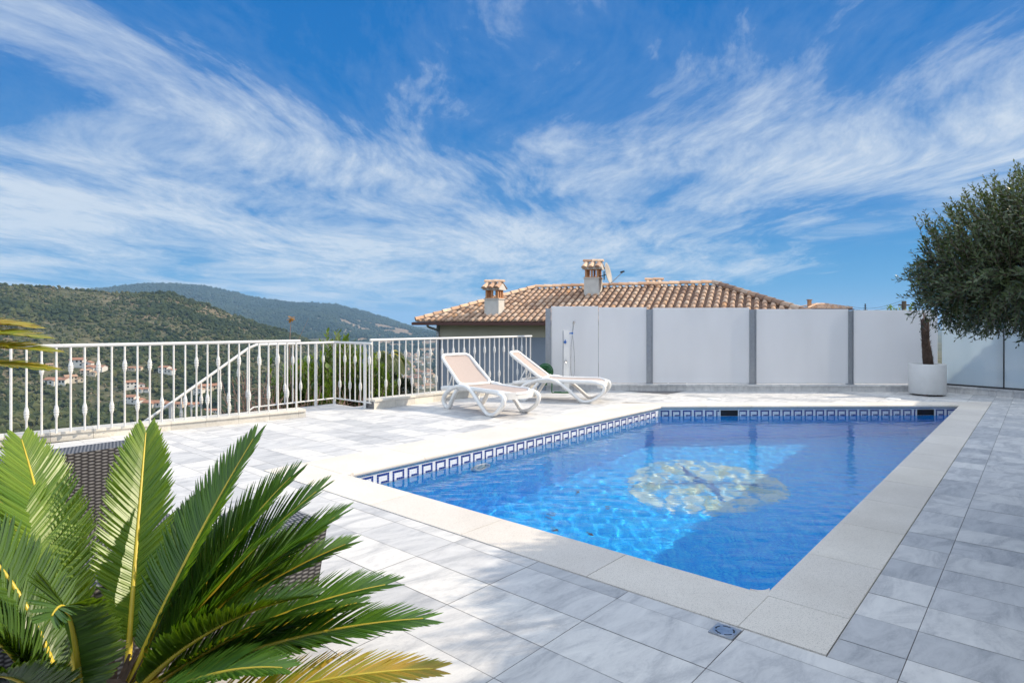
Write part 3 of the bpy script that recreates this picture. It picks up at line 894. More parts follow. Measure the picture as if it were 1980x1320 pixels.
def place_lounger(t, mid, axis):
    a = math.atan2(axis[1], axis[0])
    o = Vector((.975, 0, 0)); o.rotate(Matrix.Rotation(a, 3, 'Z'))
    t.location = (mid[0] - o.x, mid[1] - o.y, 0.0); t.rotation_euler = (0, 0, a)
l1 = make_lounger('white sun lounger with beige sling, nearer one, its raised back before the railing')
l2 = copy_tree(l1); l2['label'] = 'white sun lounger with beige sling standing further back, before the shower column'
place_lounger(l1, (-.43, 9.79), (.635, -.75)); place_lounger(l2, (.85, 11.15), (1.12, -.33))

# ================================================================== shower, hose, planter
p0 = at(1094, 757, 12.35); p0.z = 0
t = empty('outdoor_shower', p0, 0, 'slim white outdoor shower column with hand shower and hose against the frosted screen', 'shower')
b = MB(); b.cbox((0, 0, .66), .135, .09, 1.20); b.cbox((.01, 0, .05), .05, .05, .10); b.cbox((0, 0, .006), .2, .16, .012); bevel(b.build('column', M['white_plastic'], t), .012, 3)
b = MB(); b.cbox((-.058, -.048, .66), .014, .006, 1.18); b.build('edge_trim', M['grey_metal'], t)
b = MB(); b.tube([(-.02, -.045, 1.02), (-.02, -.075, 1.02)], .028, 16); b.cbox((-.02, -.085, 1.035), .018, .02, .07); b.build('mixer_knob', M['blue_plastic'], t)
b = MB(); b.tube([(-.01, -.045, .64), (-.01, -.08, .64)], .022, 14); b.tube([(-.01, -.07, .64), (-.01, -.10, .60)], .010, 8); b.build('foot_tap', M['chrome'], t)
b = MB(); b.tube([(.065, -.02, 1.20), (.125, -.02, 1.20)], .012, 8); b.cbox((.13, -.02, 1.20), .03, .03, .04); b.build('shower_holder', M['blue_plastic'], t)
b = MB(); b.tube([(.125, -.02, 1.17), (.14, -.025, 1.26), (.155, -.04, 1.40)], [.010, .012, .013], 10); b.tube([(.152, -.035, 1.38), (.168, -.065, 1.45)], [.02, .026], 12); b.build('hand_shower', M['chrome'], t)
b = MB(); b.tube(catmull([(.125, -.02, 1.17), (.10, -.03, .85), (.10, -.035, .45), (.13, -.04, .31), (.17, -.04, .40), (.17, -.035, .75), (.14, -.03, 1.10), (.125, -.02, 1.19)], 6), .0065, 8); b.build('shower_hose', M['chrome'], t)
b = MB(); b.lathe([(.0, 0), (.04, .0), (.03, .05), (.0, .06)], c=(.12, .0, 0), n=12); b.build('ground_valve', M['chrome'], t)

ph = at(1051, 722, 12.45)
t = empty('garden_hose', (ph.x, ph.y, 0), 0, 'green garden hose coiled behind the far lounger with one loop on the paving', 'hose')
b = MB()
for k in range(9):
    rr = .05 + .026 * (k % 5); cy = -.06 - .022 * (k // 2)
    b.tube([(rr * math.cos(a + k) + .03, cy + .01 * math.sin(3 * a + k), .42 + rr * 1.05 * math.sin(a + k)) for a in [2 * math.pi * i / 28 for i in range(29)]], .0115, 7)
b.tube(catmull([(.12, -.1, .40), (.16, -.16, .20), (.16, -.22, .02), (.25, -.25, .012), (.45, -.28, .012), (.52, -.2, .012), (.40, -.13, .012), (.2, -.15, .012)], 7), .0115, 8)
b.build('coil', M['green_hose'], t)
b = MB(); b.cbox((.03, -.01, .40), .05, .10, .05); b.cbox((.03, -.06, .51), .16, .09, .02); b.cbox((.03, .045, .34), .09, .012, .42); b.build('hose_hanger', M['green_hose'], t)

pp = at(1793, 758, 11.9); pp.z = 0
t = empty('planter', pp, 0, 'large plain white cylindrical planter on small feet at the right end of the far kerb', 'planter')
b = MB(); b.lathe([(.285, .03), (.305, .032), (.312, .045), (.312, .60), (.306, .612), (.282, .612), (.276, .60), (.276, .54)], n=56, cap=False); b.build('pot', M['pot_white'], t)
b = MB(); b.lathe([(.0, .545), (.15, .548), (.277, .54)], n=40, cap=False); b.build('soil', M['soil'], t)
for k in range(4):
    a = R(45 + 90 * k); b = MB(); b.cbox((.2 * math.cos(a), .2 * math.sin(a), .016), .08, .08, .032, rz=a); b.build('foot', M['twig'], t)
t = empty('palm_stump', (pp.x, pp.y, .54), 0, 'shaggy dead dark brown palm trunk standing in the white planter', 'palm trunk')
b = MB(); prev = []
trk = lambda z: Vector((.03 - .07 * (z / .95) - .02 * math.sin(3 * z), 0, z))
b.tube([trk(z) for z in np.linspace(0, .93, 14)], [.085 + .008 * math.sin(9 * z) - .022 * (z / .93) for z in np.linspace(0, .93, 14)], 16)
b.build('trunk', M['fibre'], t)
b = MB(); rr = random.Random(5)
for k in range(330):
    z = rr.uniform(.02, .93); a = rr.uniform(0, 6.283); r0 = .075 - .02 * z
    p = trk(z) + Vector((math.cos(a) * r0, math.sin(a) * r0, 0)); o = Vector((math.cos(a), math.sin(a), 0)); w_ = Vector((-math.sin(a), math.cos(a), 0)) * rr.uniform(.008, .02)
    q_ = p + o * rr.uniform(.015, .045) + Vector((0, 0, rr.uniform(.02, .06)))
    b.face([p - w_, p + w_, q_ + w_ * .3, q_ - w_ * .3], tone=rr.random())
b.build('leaf_bases', M['fibre'], t)
b = MB(); b.tube([trk(.92), trk(.92) + Vector((-.02, 0, .10)), trk(.92) + Vector((-.06, .0, .26))], [.022, .016, .008], 8); b.tube([trk(.9), trk(.92) + Vector((.02, 0, .12))], [.018, .008], 8); b.build('cut_stalks', M['twig'], t)

# ================================================================== wicker seats
def ndbox(mb, n0, n1, d0, d1, z0, z1, taper=0.0):
    if not taper:
        mb.box(W(n0, d0, z0), NV * (n1 - n0), D1 * (d1 - d0), (0, 0, z1 - z0)); return
    b0 = [W(n0, d0, z0), W(n1, d0, z0), W(n1, d1, z0), W(n0, d1, z0)]
    t0 = [W(n0 - taper, d0 - taper, z1), W(n1 + taper, d0 - taper, z1), W(n1 + taper, d1 + taper, z1), W(n0 - taper, d1 + taper, z1)]
    h = z1 - z0
    mb.face(t0, [(0, 0), (n1 - n0, 0), (n1 - n0, d1 - d0), (0, d1 - d0)])
    mb.face(list(reversed(b0)))
    for i in range(4):
        j = (i + 1) % 4; l = (b0[j] - b0[i]).length
        mb.face([b0[i], b0[j], t0[j], t0[i]], [(0, 0), (l, 0), (l, h), (0, h)])
t = empty('wicker_sofa', W(-3.6, .6, 0), 0, 'dark woven wicker sofa without cushions at the left, its high back along the terrace edge', 'sofa')
o_ = Vector(t.location)
def wpart(name, parent, *boxes, mat_='wicker'):
    b = MB()
    for bx in boxes: ndbox(b, *bx)
    b.v = [(x - o_.x, y - o_.y, z - o_.z) for x, y, z in b.v]
    return bevel(b.build(name, M[mat_], parent), .012, 2)
wpart('backrest', t, (-3.95, -3.74, -1.2, 1.22, .06, .735))
wpart('seat', t, (-3.737, -2.98, -1.0, 1.30, .08, .335))
wpart('arm', t, (-3.737, -2.98, -1.22, -1.003, .06, .52))
wpart('foot', t, (-3.05, -3.0, 1.2, 1.25, 0, .079)); wpart('foot', t, (-3.9, -3.85, 1.15, 1.2, 0, .059)); wpart('foot', t, (-3.9, -3.85, -1.15, -1.1, 0, .059)); wpart('foot', t, (-3.05, -3.0, -1.15, -1.1, 0, .059))
t = empty('wicker_armchair', W(-2.7, .9, 0), 0, 'dark woven wicker armchair seen from behind, right of the big cycad', 'armchair')
o_ = Vector(t.location)
wpart('backrest', t, (-2.56, -2.42, .62, 1.43, .05, .525, .05))
wpart('arm', t, (-3.02, -2.63, 1.29, 1.41, .05, .47)); wpart('arm', t, (-3.02, -2.63, .60, .72, .05, .47))
wpart('seat', t, (-3.0, -2.635, .723, 1.287, .08, .30))
for n_, d_ in ((-2.47, 1.36), (-2.47, .66), (-2.98, 1.33), (-2.98, .64)):
    wpart('foot', t, (n_, n_ + .05, d_, d_ + .05, 0, .049))

# ================================================================== cycads
def frond(mb_r, mb_l, P, side_ref, width=.17, pairs=88, start=.16, vee=.42, tone=.5, sweep=1.0, rad=.011, wl=.0060, rnd=None, tip=0.0):
    rnd = rnd or random
    k = len(P)
    mb_r.tube(P, [rad * (1 - .82 * (i / (k - 1))) for i in range(k)], 7, tone=tone)
    cum = [0.0]
    for a, b in zip(P[:-1], P[1:]): cum.append(cum[-1] + (b - a).length)
    L = cum[-1]
    def pos(s):
        for i in range(k - 1):
            if cum[i + 1] >= s or i == k - 2:
                f = (s - cum[i]) / max(1e-6, cum[i + 1] - cum[i]); return P[i].lerp(P[i + 1], f), (P[i + 1] - P[i]).normalized()
    for sgn in (-1, 1):
        for i in range(pairs):
            f = start + (1 - start) * (i + .5 * (sgn > 0)) / pairs
            p, T = pos(L * min(f, .999))
            N = (side_ref - T * side_ref.dot(T)).normalized()
            S = T.cross(N).normalized() * sgn
            g = (f - start) / (1 - start)
            ln = width * (min(1.0, .30 + 3.2 * g) if g < .22 else 1.0) * (1 - .62 * max(0, (g - .55) / .45) ** 1.6) * rnd.uniform(.93, 1.05)
            ang = R(72 - 46 * g ** 1.3 * sweep) + rnd.uniform(-.04, .04)
            vv_ = vee * (1 - .45 * g) + rnd.uniform(-.07, .07)
            D = (T * math.cos(ang) + (S * math.cos(vv_) + N * math.sin(vv_)) * math.sin(ang)).normalized()
            bend = -N * ln * .10 + T * ln * .10
            wv = D.cross(N).normalized(); wv = (wv - D * wv.dot(D)).normalized()
            pts = []
            up_ = D.cross(wv).normalized()
            if up_.dot(N) < 0: up_ = -up_
            for q_, ws in ((0, .75), (.3, 1.0), (.65, .9), (.88, .55), (1, .06)):
                c = p + D * ln * q_ + bend * q_ * q_
                pts.append((c - wv * wl * ws - up_ * wl * ws * .45, c, c + wv * wl * ws - up_ * wl * ws * .45))
            tn = min(1, max(0, tone + rnd.uniform(-.3, .3) + tip * (g - .35)))
            for a, b in zip(pts[:-1], pts[1:]):
                mb_l.face([a[0], b[0], b[1], a[1]], tone=tn)
                mb_l.face([a[1], b[1], b[2], a[2]], tone=tn)
def cycad(base, label, fronds, group=None, trunk_h=.4, crown_z=None):
    t = empty('cycad', (base.x, base.y, 0), 0, label, 'cycad plant')
    o = Vector((base.x, base.y, 0))
    b = MB(); zc = base.z
    b.lathe([(.10, zc - trunk_h), (.13, zc - trunk_h * .5), (.12, zc - .03), (.06, zc + .05), (.0, zc + .07)], n=20); b.build('trunk', M['fibre'], t)
    b = MB(); rr = random.Random(3)
    for k in range(160):
        a = rr.uniform(0, 6.283); z = zc - rr.uniform(-.05, trunk_h * .9); r0 = .105 if z < zc else .05
        u = Vector((math.cos(a), math.sin(a), 0)); p = u * r0 + Vector((0, 0, z)); w_ = Vector((-u.y, u.x, 0)) * .012; q_ = p + u * .05 + Vector((0, 0, .08))
        b.face([p - w_, p + w_, q_ + w_ * .4, q_ - w_ * .4], tone=rr.random())
    b.build('leaf_bases', M['fibre'], t)
    rr = random.Random(11)
    for fr in fronds:
        (tip, mat_, kw) = fr
        kw = dict(kw)
        lift = kw.pop('lift', .25); ofs = kw.pop('ofs', None)
        B = Vector(base) + (Vector(ofs) if ofs else Vector((0, 0, 0)))
        h = Vector((tip.x - B.x, tip.y - B.y, 0)); hd = h.normalized() if h.length > .01 else Vector((0, 1, 0))
        B = B + hd * .05
        mid = B.lerp(tip, .5) + Vector((0, 0, lift)) - hd * lift * .25
        P = [p - o for p in bezier(B, mid, tip, 16)]
        ref = kw.pop('ref', None)
        if ref is None: ref = Vector((0, 0, 1)) - hd * .55
        mr, ml = MB(), MB()
        frond(mr, ml, P, Vector(ref), rnd=rr, tone=kw.pop('tone', rr.uniform(.35, .65)), **kw)
        f = mr.build('frond', M['rachis'], t); ml.build('leaflets', M[mat_], f)
    return t
cb = Vector((-1.17, 1.74, .30))
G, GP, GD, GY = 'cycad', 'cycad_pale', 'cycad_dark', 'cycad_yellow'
fr = [
 (at(42, 850, 2.22), GP, dict(width=.17, lift=.08, ofs=(-.07, .03, 0), vee=.62)),
 (at(282, 836, 2.22), GP, dict(width=.155, lift=.04, ofs=(.02, .06, 0), vee=.70)),
 (at(490, 848, 2.10), G, dict(width=.16, lift=.05, vee=.6)),
 (at(562, 922, 2.08), G, dict(width=.19, lift=.08, vee=.55, ofs=(.02, .04, 0))),
 (at(612, 950, 2.00), G, dict(width=.19, lift=.07, vee=.5)),
 (at(648, 1000, 1.90), G, dict(width=.19, lift=.07, vee=.5)),
 (at(668, 1052, 2.00), G, dict(width=.16, lift=.09, ofs=(.0, .05, 0))),
 (at(745, 1130, 1.84), G, dict(width=.17, lift=.10, vee=.5)),
 (at(818, 1195, 1.78), G, dict(width=.17, lift=.10, vee=.3)),
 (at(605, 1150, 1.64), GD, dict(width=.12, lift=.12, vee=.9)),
 (at(838, 1292, 1.56), GY, dict(tip=.5, width=.15, lift=.12, ofs=(.0, -.1, -.1), vee=.35)),
 (at(630, 1205, 2.02), GY, dict(width=.10, lift=.05, vee=.6, ofs=(0, .05, -.08))),
 (at(-40, 905, 2.10), GP, dict(width=.18, lift=.14, ofs=(-.05, 0, 0))),
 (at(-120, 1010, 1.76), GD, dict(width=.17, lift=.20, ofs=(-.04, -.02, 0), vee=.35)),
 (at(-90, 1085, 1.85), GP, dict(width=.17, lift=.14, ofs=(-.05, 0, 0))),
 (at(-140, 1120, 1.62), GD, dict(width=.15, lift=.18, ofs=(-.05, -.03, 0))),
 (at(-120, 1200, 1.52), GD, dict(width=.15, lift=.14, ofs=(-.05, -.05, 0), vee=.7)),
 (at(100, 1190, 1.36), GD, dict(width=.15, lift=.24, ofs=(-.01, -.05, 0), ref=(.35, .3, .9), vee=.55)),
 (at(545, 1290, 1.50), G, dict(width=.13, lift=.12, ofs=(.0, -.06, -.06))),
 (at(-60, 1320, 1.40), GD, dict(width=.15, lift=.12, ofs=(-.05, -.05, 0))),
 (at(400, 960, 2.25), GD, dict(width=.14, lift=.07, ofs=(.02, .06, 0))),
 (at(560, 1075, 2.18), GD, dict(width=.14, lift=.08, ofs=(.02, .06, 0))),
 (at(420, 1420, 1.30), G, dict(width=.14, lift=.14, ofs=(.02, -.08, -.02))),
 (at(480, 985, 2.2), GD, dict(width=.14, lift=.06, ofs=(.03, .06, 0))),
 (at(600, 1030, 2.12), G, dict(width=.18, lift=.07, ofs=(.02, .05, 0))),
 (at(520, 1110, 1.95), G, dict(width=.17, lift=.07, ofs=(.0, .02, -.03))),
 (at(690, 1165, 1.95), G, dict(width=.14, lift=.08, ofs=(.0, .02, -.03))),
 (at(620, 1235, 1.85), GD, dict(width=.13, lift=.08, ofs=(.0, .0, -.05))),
]
cycad(cb, 'large green cycad with feathery fronds in front of the wicker seats', fr)
cb2 = Vector((-2.95, 2.62, 1.12))
fr2 = [(at(58, 632, 2.62), GY, dict(width=.15, lift=.20)), (at(75, 652, 2.50), GY, dict(width=.16, lift=.18)), (at(92, 678, 2.46), GY, dict(width=.16, lift=.14)),
       (at(90, 712, 2.42), GY, dict(width=.16, lift=.10, vee=.25)), (at(-60, 560, 2.75), GP, dict(width=.17, lift=.2)), (at(-200, 520, 2.8), GP, dict(width=.17, lift=.2)),
       (at(-420, 500, 2.7), G, dict(width=.17, lift=.2)), (at(-700, 560, 2.6), G, dict(width=.17, lift=.2)), (at(-760, 700, 2.6), G, dict(width=.17, lift=.2)),
       (at(-300, 780, 2.1), G, dict(width=.16, lift=.2)), (at(-560, 800, 2.0), G, dict(width=.16, lift=.2)), (at(-330, 640, 3.3), G, dict(width=.16, lift=.2))]
cycad(cb2, 'yellowing palm fronds reaching in at the left edge in front of the railing', fr2, trunk_h=1.12)

# ================================================================== olive tree
def olive(base, label):
    t = empty('olive_tree', base, 0, label, 'olive tree')
    rr = random.Random(42)
    tr = MB(); z1 = 1.25
    tr.tube(catmull([(0, 0, 0), (.02, .01, .4), (-.02, .03, .8), (.0, .0, z1)], 5), [.085 - .03 * i / 15 for i in range(16)], 12)
    C1 = Vector((-.04, .02, 1.88))
    shoots, leaves = MB(), MB()
    limbs = []
    for k in range(9):
        a = 2 * math.pi * k / 9 + rr.uniform(-.3, .3); e = rr.uniform(.45, .75)
        tip = Vector((math.cos(a) * e, math.sin(a) * e * .8, rr.uniform(1.5, 2.0)))
        P = bezier((0, 0, z1 - .05), Vector((math.cos(a) * .22, math.sin(a) * .22, z1 + .18)), tip, 7)
        tr.tube(P, [.022 - .016 * i / 7 for i in range(8)], 7); limbs.append(P)
    tr.build('trunk', M['bark'], t)
    lobes = [(Vector((0, 0, 1.85)), Vector((.77, .77, .46)), 1300), (Vector((-.42 * D1.x, -.42 * D1.y, 1.84)) + NV * .15, Vector((.72, .72, .50)), 420), (Vector((.25, .1, 1.98)), Vector((.5, .5, .42)), 420), (Vector(NV * .5) + Vector((0, 0, 1.9)), Vector((.6, .6, .5)), 150), (Vector((-.28, -.1, 1.72)), Vector((.50, .52, .34)), 520), (NV * -.60 + Vector((0, 0, 1.63)), Vector((.22, .22, .16)), 130), (NV * -.40 + D1 * .1 + Vector((0, 0, 1.56)), Vector((.3, .3, .14)), 130)]
    for c, rad, num in lobes:
        for i in range(num):
            while True:
                v = Vector((rr.uniform(-1, 1), rr.uniform(-1, 1), rr.uniform(-1, 1)))
                if .12 < v.length < 1: break
            v = v.normalized() * (v.length ** .45)
            nz = mnoise.noise(v * 2.3 + c) 
            v *= 1 + .16 * nz
            p = c + Vector((v.x * rad.x, v.y * rad.y, v.z * rad.z))
            out = Vector((v.x, v.y, v.z * .7)).normalized()
            up = .9 if v.z > 0 else .05
            if v.z < -.45: up = -.45
            dr = (out * .8 + Vector((0, 0, up)) + Vector((rr.uniform(-.5, .5), rr.uniform(-.5, .5), rr.uniform(-.35, .35)))).normalized()
            L = rr.uniform(.15, .30) * (1.25 if v.z > .35 else 1)
            p0 = p - dr * L * .55
            bend = Vector((rr.uniform(-.06, .06), rr.uniform(-.06, .06), -.05 if v.z < 0 else .02))
            pts = [p0 + dr * L * s + bend * s * s for s in (0, .35, .7, 1)]
            shoots.tube(pts, [.003, .0024, .0018, .0009], 4, cap=False)
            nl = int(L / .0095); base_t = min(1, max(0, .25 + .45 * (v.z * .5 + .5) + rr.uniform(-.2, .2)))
            side = dr.orthogonal().normalized()
            for j in range(nl):
                s = .12 + .88 * j / nl
                q0 = p0 + dr * L * s + bend * s * s
                rot = Matrix.Rotation(j * 1.57 + rr.uniform(-.5, .5), 3, dr)
                sd = rot @ side
                ld = (sd * .85 + dr * rr.uniform(.45, .9) + Vector((0, 0, rr.uniform(-.2, .15)))).normalized()
                ll = rr.uniform(.028, .048) * (1 - .35 * (s > .9))
                wd = ld.cross(dr + Vector((0, 0, .3))).normalized() * ll * .17
                m1, e1 = q0 + ld * ll * .5, q0 + ld * ll
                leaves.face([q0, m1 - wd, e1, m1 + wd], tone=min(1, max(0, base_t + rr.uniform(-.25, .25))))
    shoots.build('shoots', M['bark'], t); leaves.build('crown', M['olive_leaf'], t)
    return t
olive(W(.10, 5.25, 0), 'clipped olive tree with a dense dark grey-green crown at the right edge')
# ================================================================== tiled houses
def clip_line(o, u, poly):
    """interval of s for which o + u*s lies in convex ccw poly (2d)"""
    lo, hi = -1e9, 1e9
    for i in range(len(poly)):
        a, b = poly[i], poly[(i + 1) % len(poly)]
        ex, ey = b[0] - a[0], b[1] - a[1]
        nx, ny = -ey, ex
        num = (o[0] - a[0]) * nx + (o[1] - a[1]) * ny; den = u[0] * nx + u[1] * ny
        if abs(den) < 1e-9:
            if num < 0: return None
            continue
        s = -num / den
        if den > 0: lo = max(lo, s)
        else: hi = min(hi, s)
    return (lo, hi) if hi > lo + .05 else None
def roof_slope(mb, pan, eave_o, eu, up, poly, z0, pitch, pitch_w=.235, row=.37, seg=7, rr=random):
    """barrel tiles laid from the eave (2d origin eave_o, direction eu) up the slope (2d dir up) inside poly"""
    k = math.tan(pitch); eo = Vector(eave_o); eu = Vector(eu); up = Vector(up)
    ts = [(Vector(p) - eo).dot(eu) for p in poly]
    nrm = Vector((-up.x * k, -up.y * k, 1)).normalized()
    sl = Vector((up.x, up.y, k)).normalized(); cs = math.cos(pitch)
    e3 = Vector((eu.x, eu.y, 0))
    t0 = min(ts)
    pan.face([(p[0], p[1], z0 + (Vector(p) - eo).dot(up) * k + .012) for p in poly])
    for i in range(int((max(ts) - t0) / pitch_w) + 1):
        tt = t0 + (i + .5) * pitch_w
        o2 = eo + eu * tt
        iv = clip_line(o2, up, poly)
        if not iv: continue
        s0, s1 = iv[0], iv[1]
        L = (s1 - s0) / cs; n = max(1, round(L / row)); rl = L / n
        for j in range(n):
            a = rl * j - (.05 if j == 0 else .03); b = rl * (j + 1) + .02
            base = Vector((o2.x, o2.y, z0)) + Vector((up.x, up.y, k)) * s0 + nrm * .018
            ra, rb = .082 + rr.uniform(-.003, .003), .066
            lift_a = .028 if j else .03
            off = e3 * rr.uniform(-.006, .006)
            tone = rr.random() ** .9
            A, B = [], []
            for q_ in range(seg + 1):
                an = math.pi * q_ / seg
                A.append(mb.vert(base + off + sl * a + e3 * (ra * math.cos(an)) + nrm * (ra * math.sin(an) * .95 + lift_a)))
                B.append(mb.vert(base + off + sl * b + e3 * (rb * math.cos(an)) + nrm * (rb * math.sin(an) * .95)))
            for q_ in range(seg):
                mb.iface((A[q_], B[q_], B[q_ + 1], A[q_ + 1]), 0, tone, True)
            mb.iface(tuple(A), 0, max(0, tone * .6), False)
def ridge_line(mb, p, q_, rr=random, r=.10, step=.36):
    p, q_ = Vector(p), Vector(q_); L = (q_ - p).length; u = (q_ - p) / L; s = u.cross(Vector((0, 0, 1))).normalized(); n = s.cross(u).normalized()
    k = max(1, round(L / step)); st = L / k
    for i in range(k):
        a, b = p + u * (st * i - .02), p + u * (st * (i + 1) + .04)
        tone = rr.random(); A, B = [], []
        for j in range(8):
            an = math.pi * j / 7
            A.append(mb.vert(a + s * (r * 1.12 * math.cos(an)) + n * (r * 1.12 * math.sin(an) + .03)))
            B.append(mb.vert(b + s * (r * math.cos(an)) + n * (r * math.sin(an) + .015)))
        for j in range(7): mb.iface((A[j], A[j + 1], B[j + 1], B[j]), 0, tone, True)
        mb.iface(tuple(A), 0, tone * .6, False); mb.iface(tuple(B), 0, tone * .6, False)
def hip_house(name, P0, eu, up, length, depth, z_eave, pitch, wall_z0, wall_in, label, wall_mat, gut_mat, rr, slopes=(1, 1, 1, 1), group=None, lower_mat=None):
    """P0 front left eave corner (2d); returns the Empty and helper functions"""
    P0 = Vector(P0); eu = Vector(eu); up = Vector(up); a = depth / 2; k = math.tan(pitch)
    t = empty(name, (P0.x, P0.y, wall_z0), 0, label, 'house', group); o = Vector((P0.x, P0.y, wall_z0))
    def loc(mb): mb.v = [(x - o.x, y - o.y, z - o.z) for x, y, z in mb.v]; return mb
    G = lambda s, d: P0 + eu * s + up * d
    zr = z_eave + a * k
    c00, c10, c11, c01 = G(0, 0), G(length, 0), G(length, depth), G(0, depth)
    r0, r1 = G(a, a), G(length - a, a)
    tiles, pan = MB(), MB()
    def ccw(p):
        ar = sum(p[i].x * p[(i+1) % len(p)].y - p[(i+1) % len(p)].x * p[i].y for i in range(len(p)))
        return p if ar > 0 else list(reversed(p))
    sl = [(c00, eu, up, [c00, c10, r1, r0]), (c01, eu, -up, [c01, c11, r1, r0]), (c00, up, eu, [c00, c01, r0]), (c10, up, -eu, [c10, c11, r1])]
    for on, (e_o, e_u, u_, poly) in zip(slopes, sl):
        if on: roof_slope(tiles, pan, e_o, e_u, u_, ccw(poly), z_eave, pitch, rr=rr)
        else:
            pl = ccw(poly); pan.face([(p.x, p.y, z_eave + (p - e_o).dot(u_) * k) for p in pl])
    body = loc(MB()); b = MB()
    rf = loc(tiles).build('roof', M['roof'], t)
    loc(pan).build('roof_underlay', M['roof_pan'], rf)
    rg = MB(); up3 = lambda p, z: Vector((p.x, p.y, z))
    ridge_line(rg, up3(r0, zr + .05), up3(r1, zr + .05), rr)
    for c, r_ in ((c00, r0), (c10, r1), (c01, r0), (c11, r1)): ridge_line(rg, up3(c, z_eave + .06), up3(r_, zr + .06), rr)
    loc(rg).build('ridge_tiles', M['roof'], rf)
    # eaves board and gutter
    gb = MB()
    for p, q_, nrm in ((c00, c10, -up), (c10, c11, eu), (c11, c01, up), (c01, c00, -eu)):
        u = (q_ - p).normalized()
        p2, q2 = p + nrm * .005 - u * .12, q_ + nrm * .005 + u * .12
        gb.box(up3(p2, z_eave - .105), up3(q2 - p2, 0), up3(nrm * .12, 0), (0, 0, .018))
        gb.box(up3(p2 + nrm * .108, z_eave - .087), up3(q2 - p2, 0), up3(nrm * .014, 0), (0, 0, .082))
        gb.box(up3(p2 + nrm * .0, z_eave - .087), up3(q2 - p2, 0), up3(nrm * .014, 0), (0, 0, .095))
    loc(gb).build('gutter', gut_mat, t)
    sf = MB(); w = wall_in
    pts = [c00 + (eu + up) * .01, c10 + (-eu + up) * .01, c11 - (eu + up) * .01, c01 + (eu - up) * .01]
    sf.poly_prism([(p.x, p.y) for p in pts], z_eave - .10, z_eave - .02)
    loc(sf).build('soffit', M['white_render'], t)
    wl = MB(); q4 = [G(w, w), G(length - w, w), G(length - w, depth - w), G(w, depth - w)]
    zs = z_eave - .10 if lower_mat is None else .92
    wl.poly_prism([(p.x, p.y) for p in q4], wall_z0, zs)
    loc(wl).build('wall', lower_mat or wall_mat, t)
    if lower_mat is not None:
        wl = MB(); q5 = [G(w - .02, w - .02), G(length - w + .02, w - .02), G(length - w + .02, depth - w + .02), G(w - .02, depth - w + .02)]
        wl.poly_prism([(p.x, p.y) for p in q5], zs + .001, z_eave - .10); loc(wl).build('upper_wall', wall_mat, t)
    return t, o, G, k
def hw_open(t, o, p, u, nrm, w, h, z, door=False):
    """window on a wall: frame, pane, sill; p = centre (2d) on the wall plane"""
    u3, n3 = Vector((u[0], u[1], 0)), Vector((nrm[0], nrm[1], 0)); c = Vector((p[0], p[1], z)) - o
    fm = MB(); f = .06
    for x0, x1, z0, z1 in ((-w/2, -w/2 + f, 0, h), (w/2 - f, w/2, 0, h), (-w/2 + f, w/2 - f, h - f, h), (-w/2 + f, w/2 - f, 0, f), (-.025, .025, f, h - f)):
        fm.box(c + u3 * x0 - n3 * .03 + Vector((0, 0, z0)), u3 * (x1 - x0), n3 * .07, (0, 0, z1 - z0))
    fo = fm.build('door' if door else 'window', M['brown_gutter'] if door else M['white_metal'], t)
    g = MB(); g.box(c + u3 * (-w/2 + f * .5) - n3 * .02 + Vector((0, 0, f * .5)), u3 * (w - f), n3 * .03, (0, 0, h - f)); g.build('pane', M['glass_dark'], fo)
    if not door:
        s = MB(); s.box(c + u3 * (-w/2 - .05) - n3 * .02 + Vector((0, 0, -.05)), u3 * (w + .1), n3 * .12, (0, 0, .048)); s.build('sill', M['white_render'], fo)

rr_ = random.Random(77)
al = R(23); UP = Vector((math.sin(al), math.cos(al))); EU = Vector((math.cos(al), -math.sin(al)))
P0h = at(805, 620, 22.0)
hs, ho, HG, hk = hip_house('neighbour_house', (P0h.x, P0h.y), EU, UP, 13.3, 6.7, 1.44, math.atan(.385), -4.6, .55,
        'neighbouring house with hipped clay tile roof, white chimneys and brown gutter', M['cream_render'], M['brown_gutter'], rr_, lower_mat=simple('blue_grey_render', (.27, .31, .37), (.23, .265, .32), 1.2, .9, bumpd=.003, detail=9))
wp = HG(.55 + 6.1, .55); hw_open(hs, ho, wp, EU, -UP, 1.1, 2.0, -1.9, True)
wp = HG(.55 + 8.3, .55); hw_open(hs, ho, wp, EU, -UP, 1.2, 1.1, -1.0)
wp = HG(.55 + 4.0, .55); hw_open(hs, ho, wp, EU, -UP, .9, 1.1, -3.6)
wp = HG(.55, 2.2); hw_open(hs, ho, wp, -UP, -EU, 1.1, 1.2, -1.0)
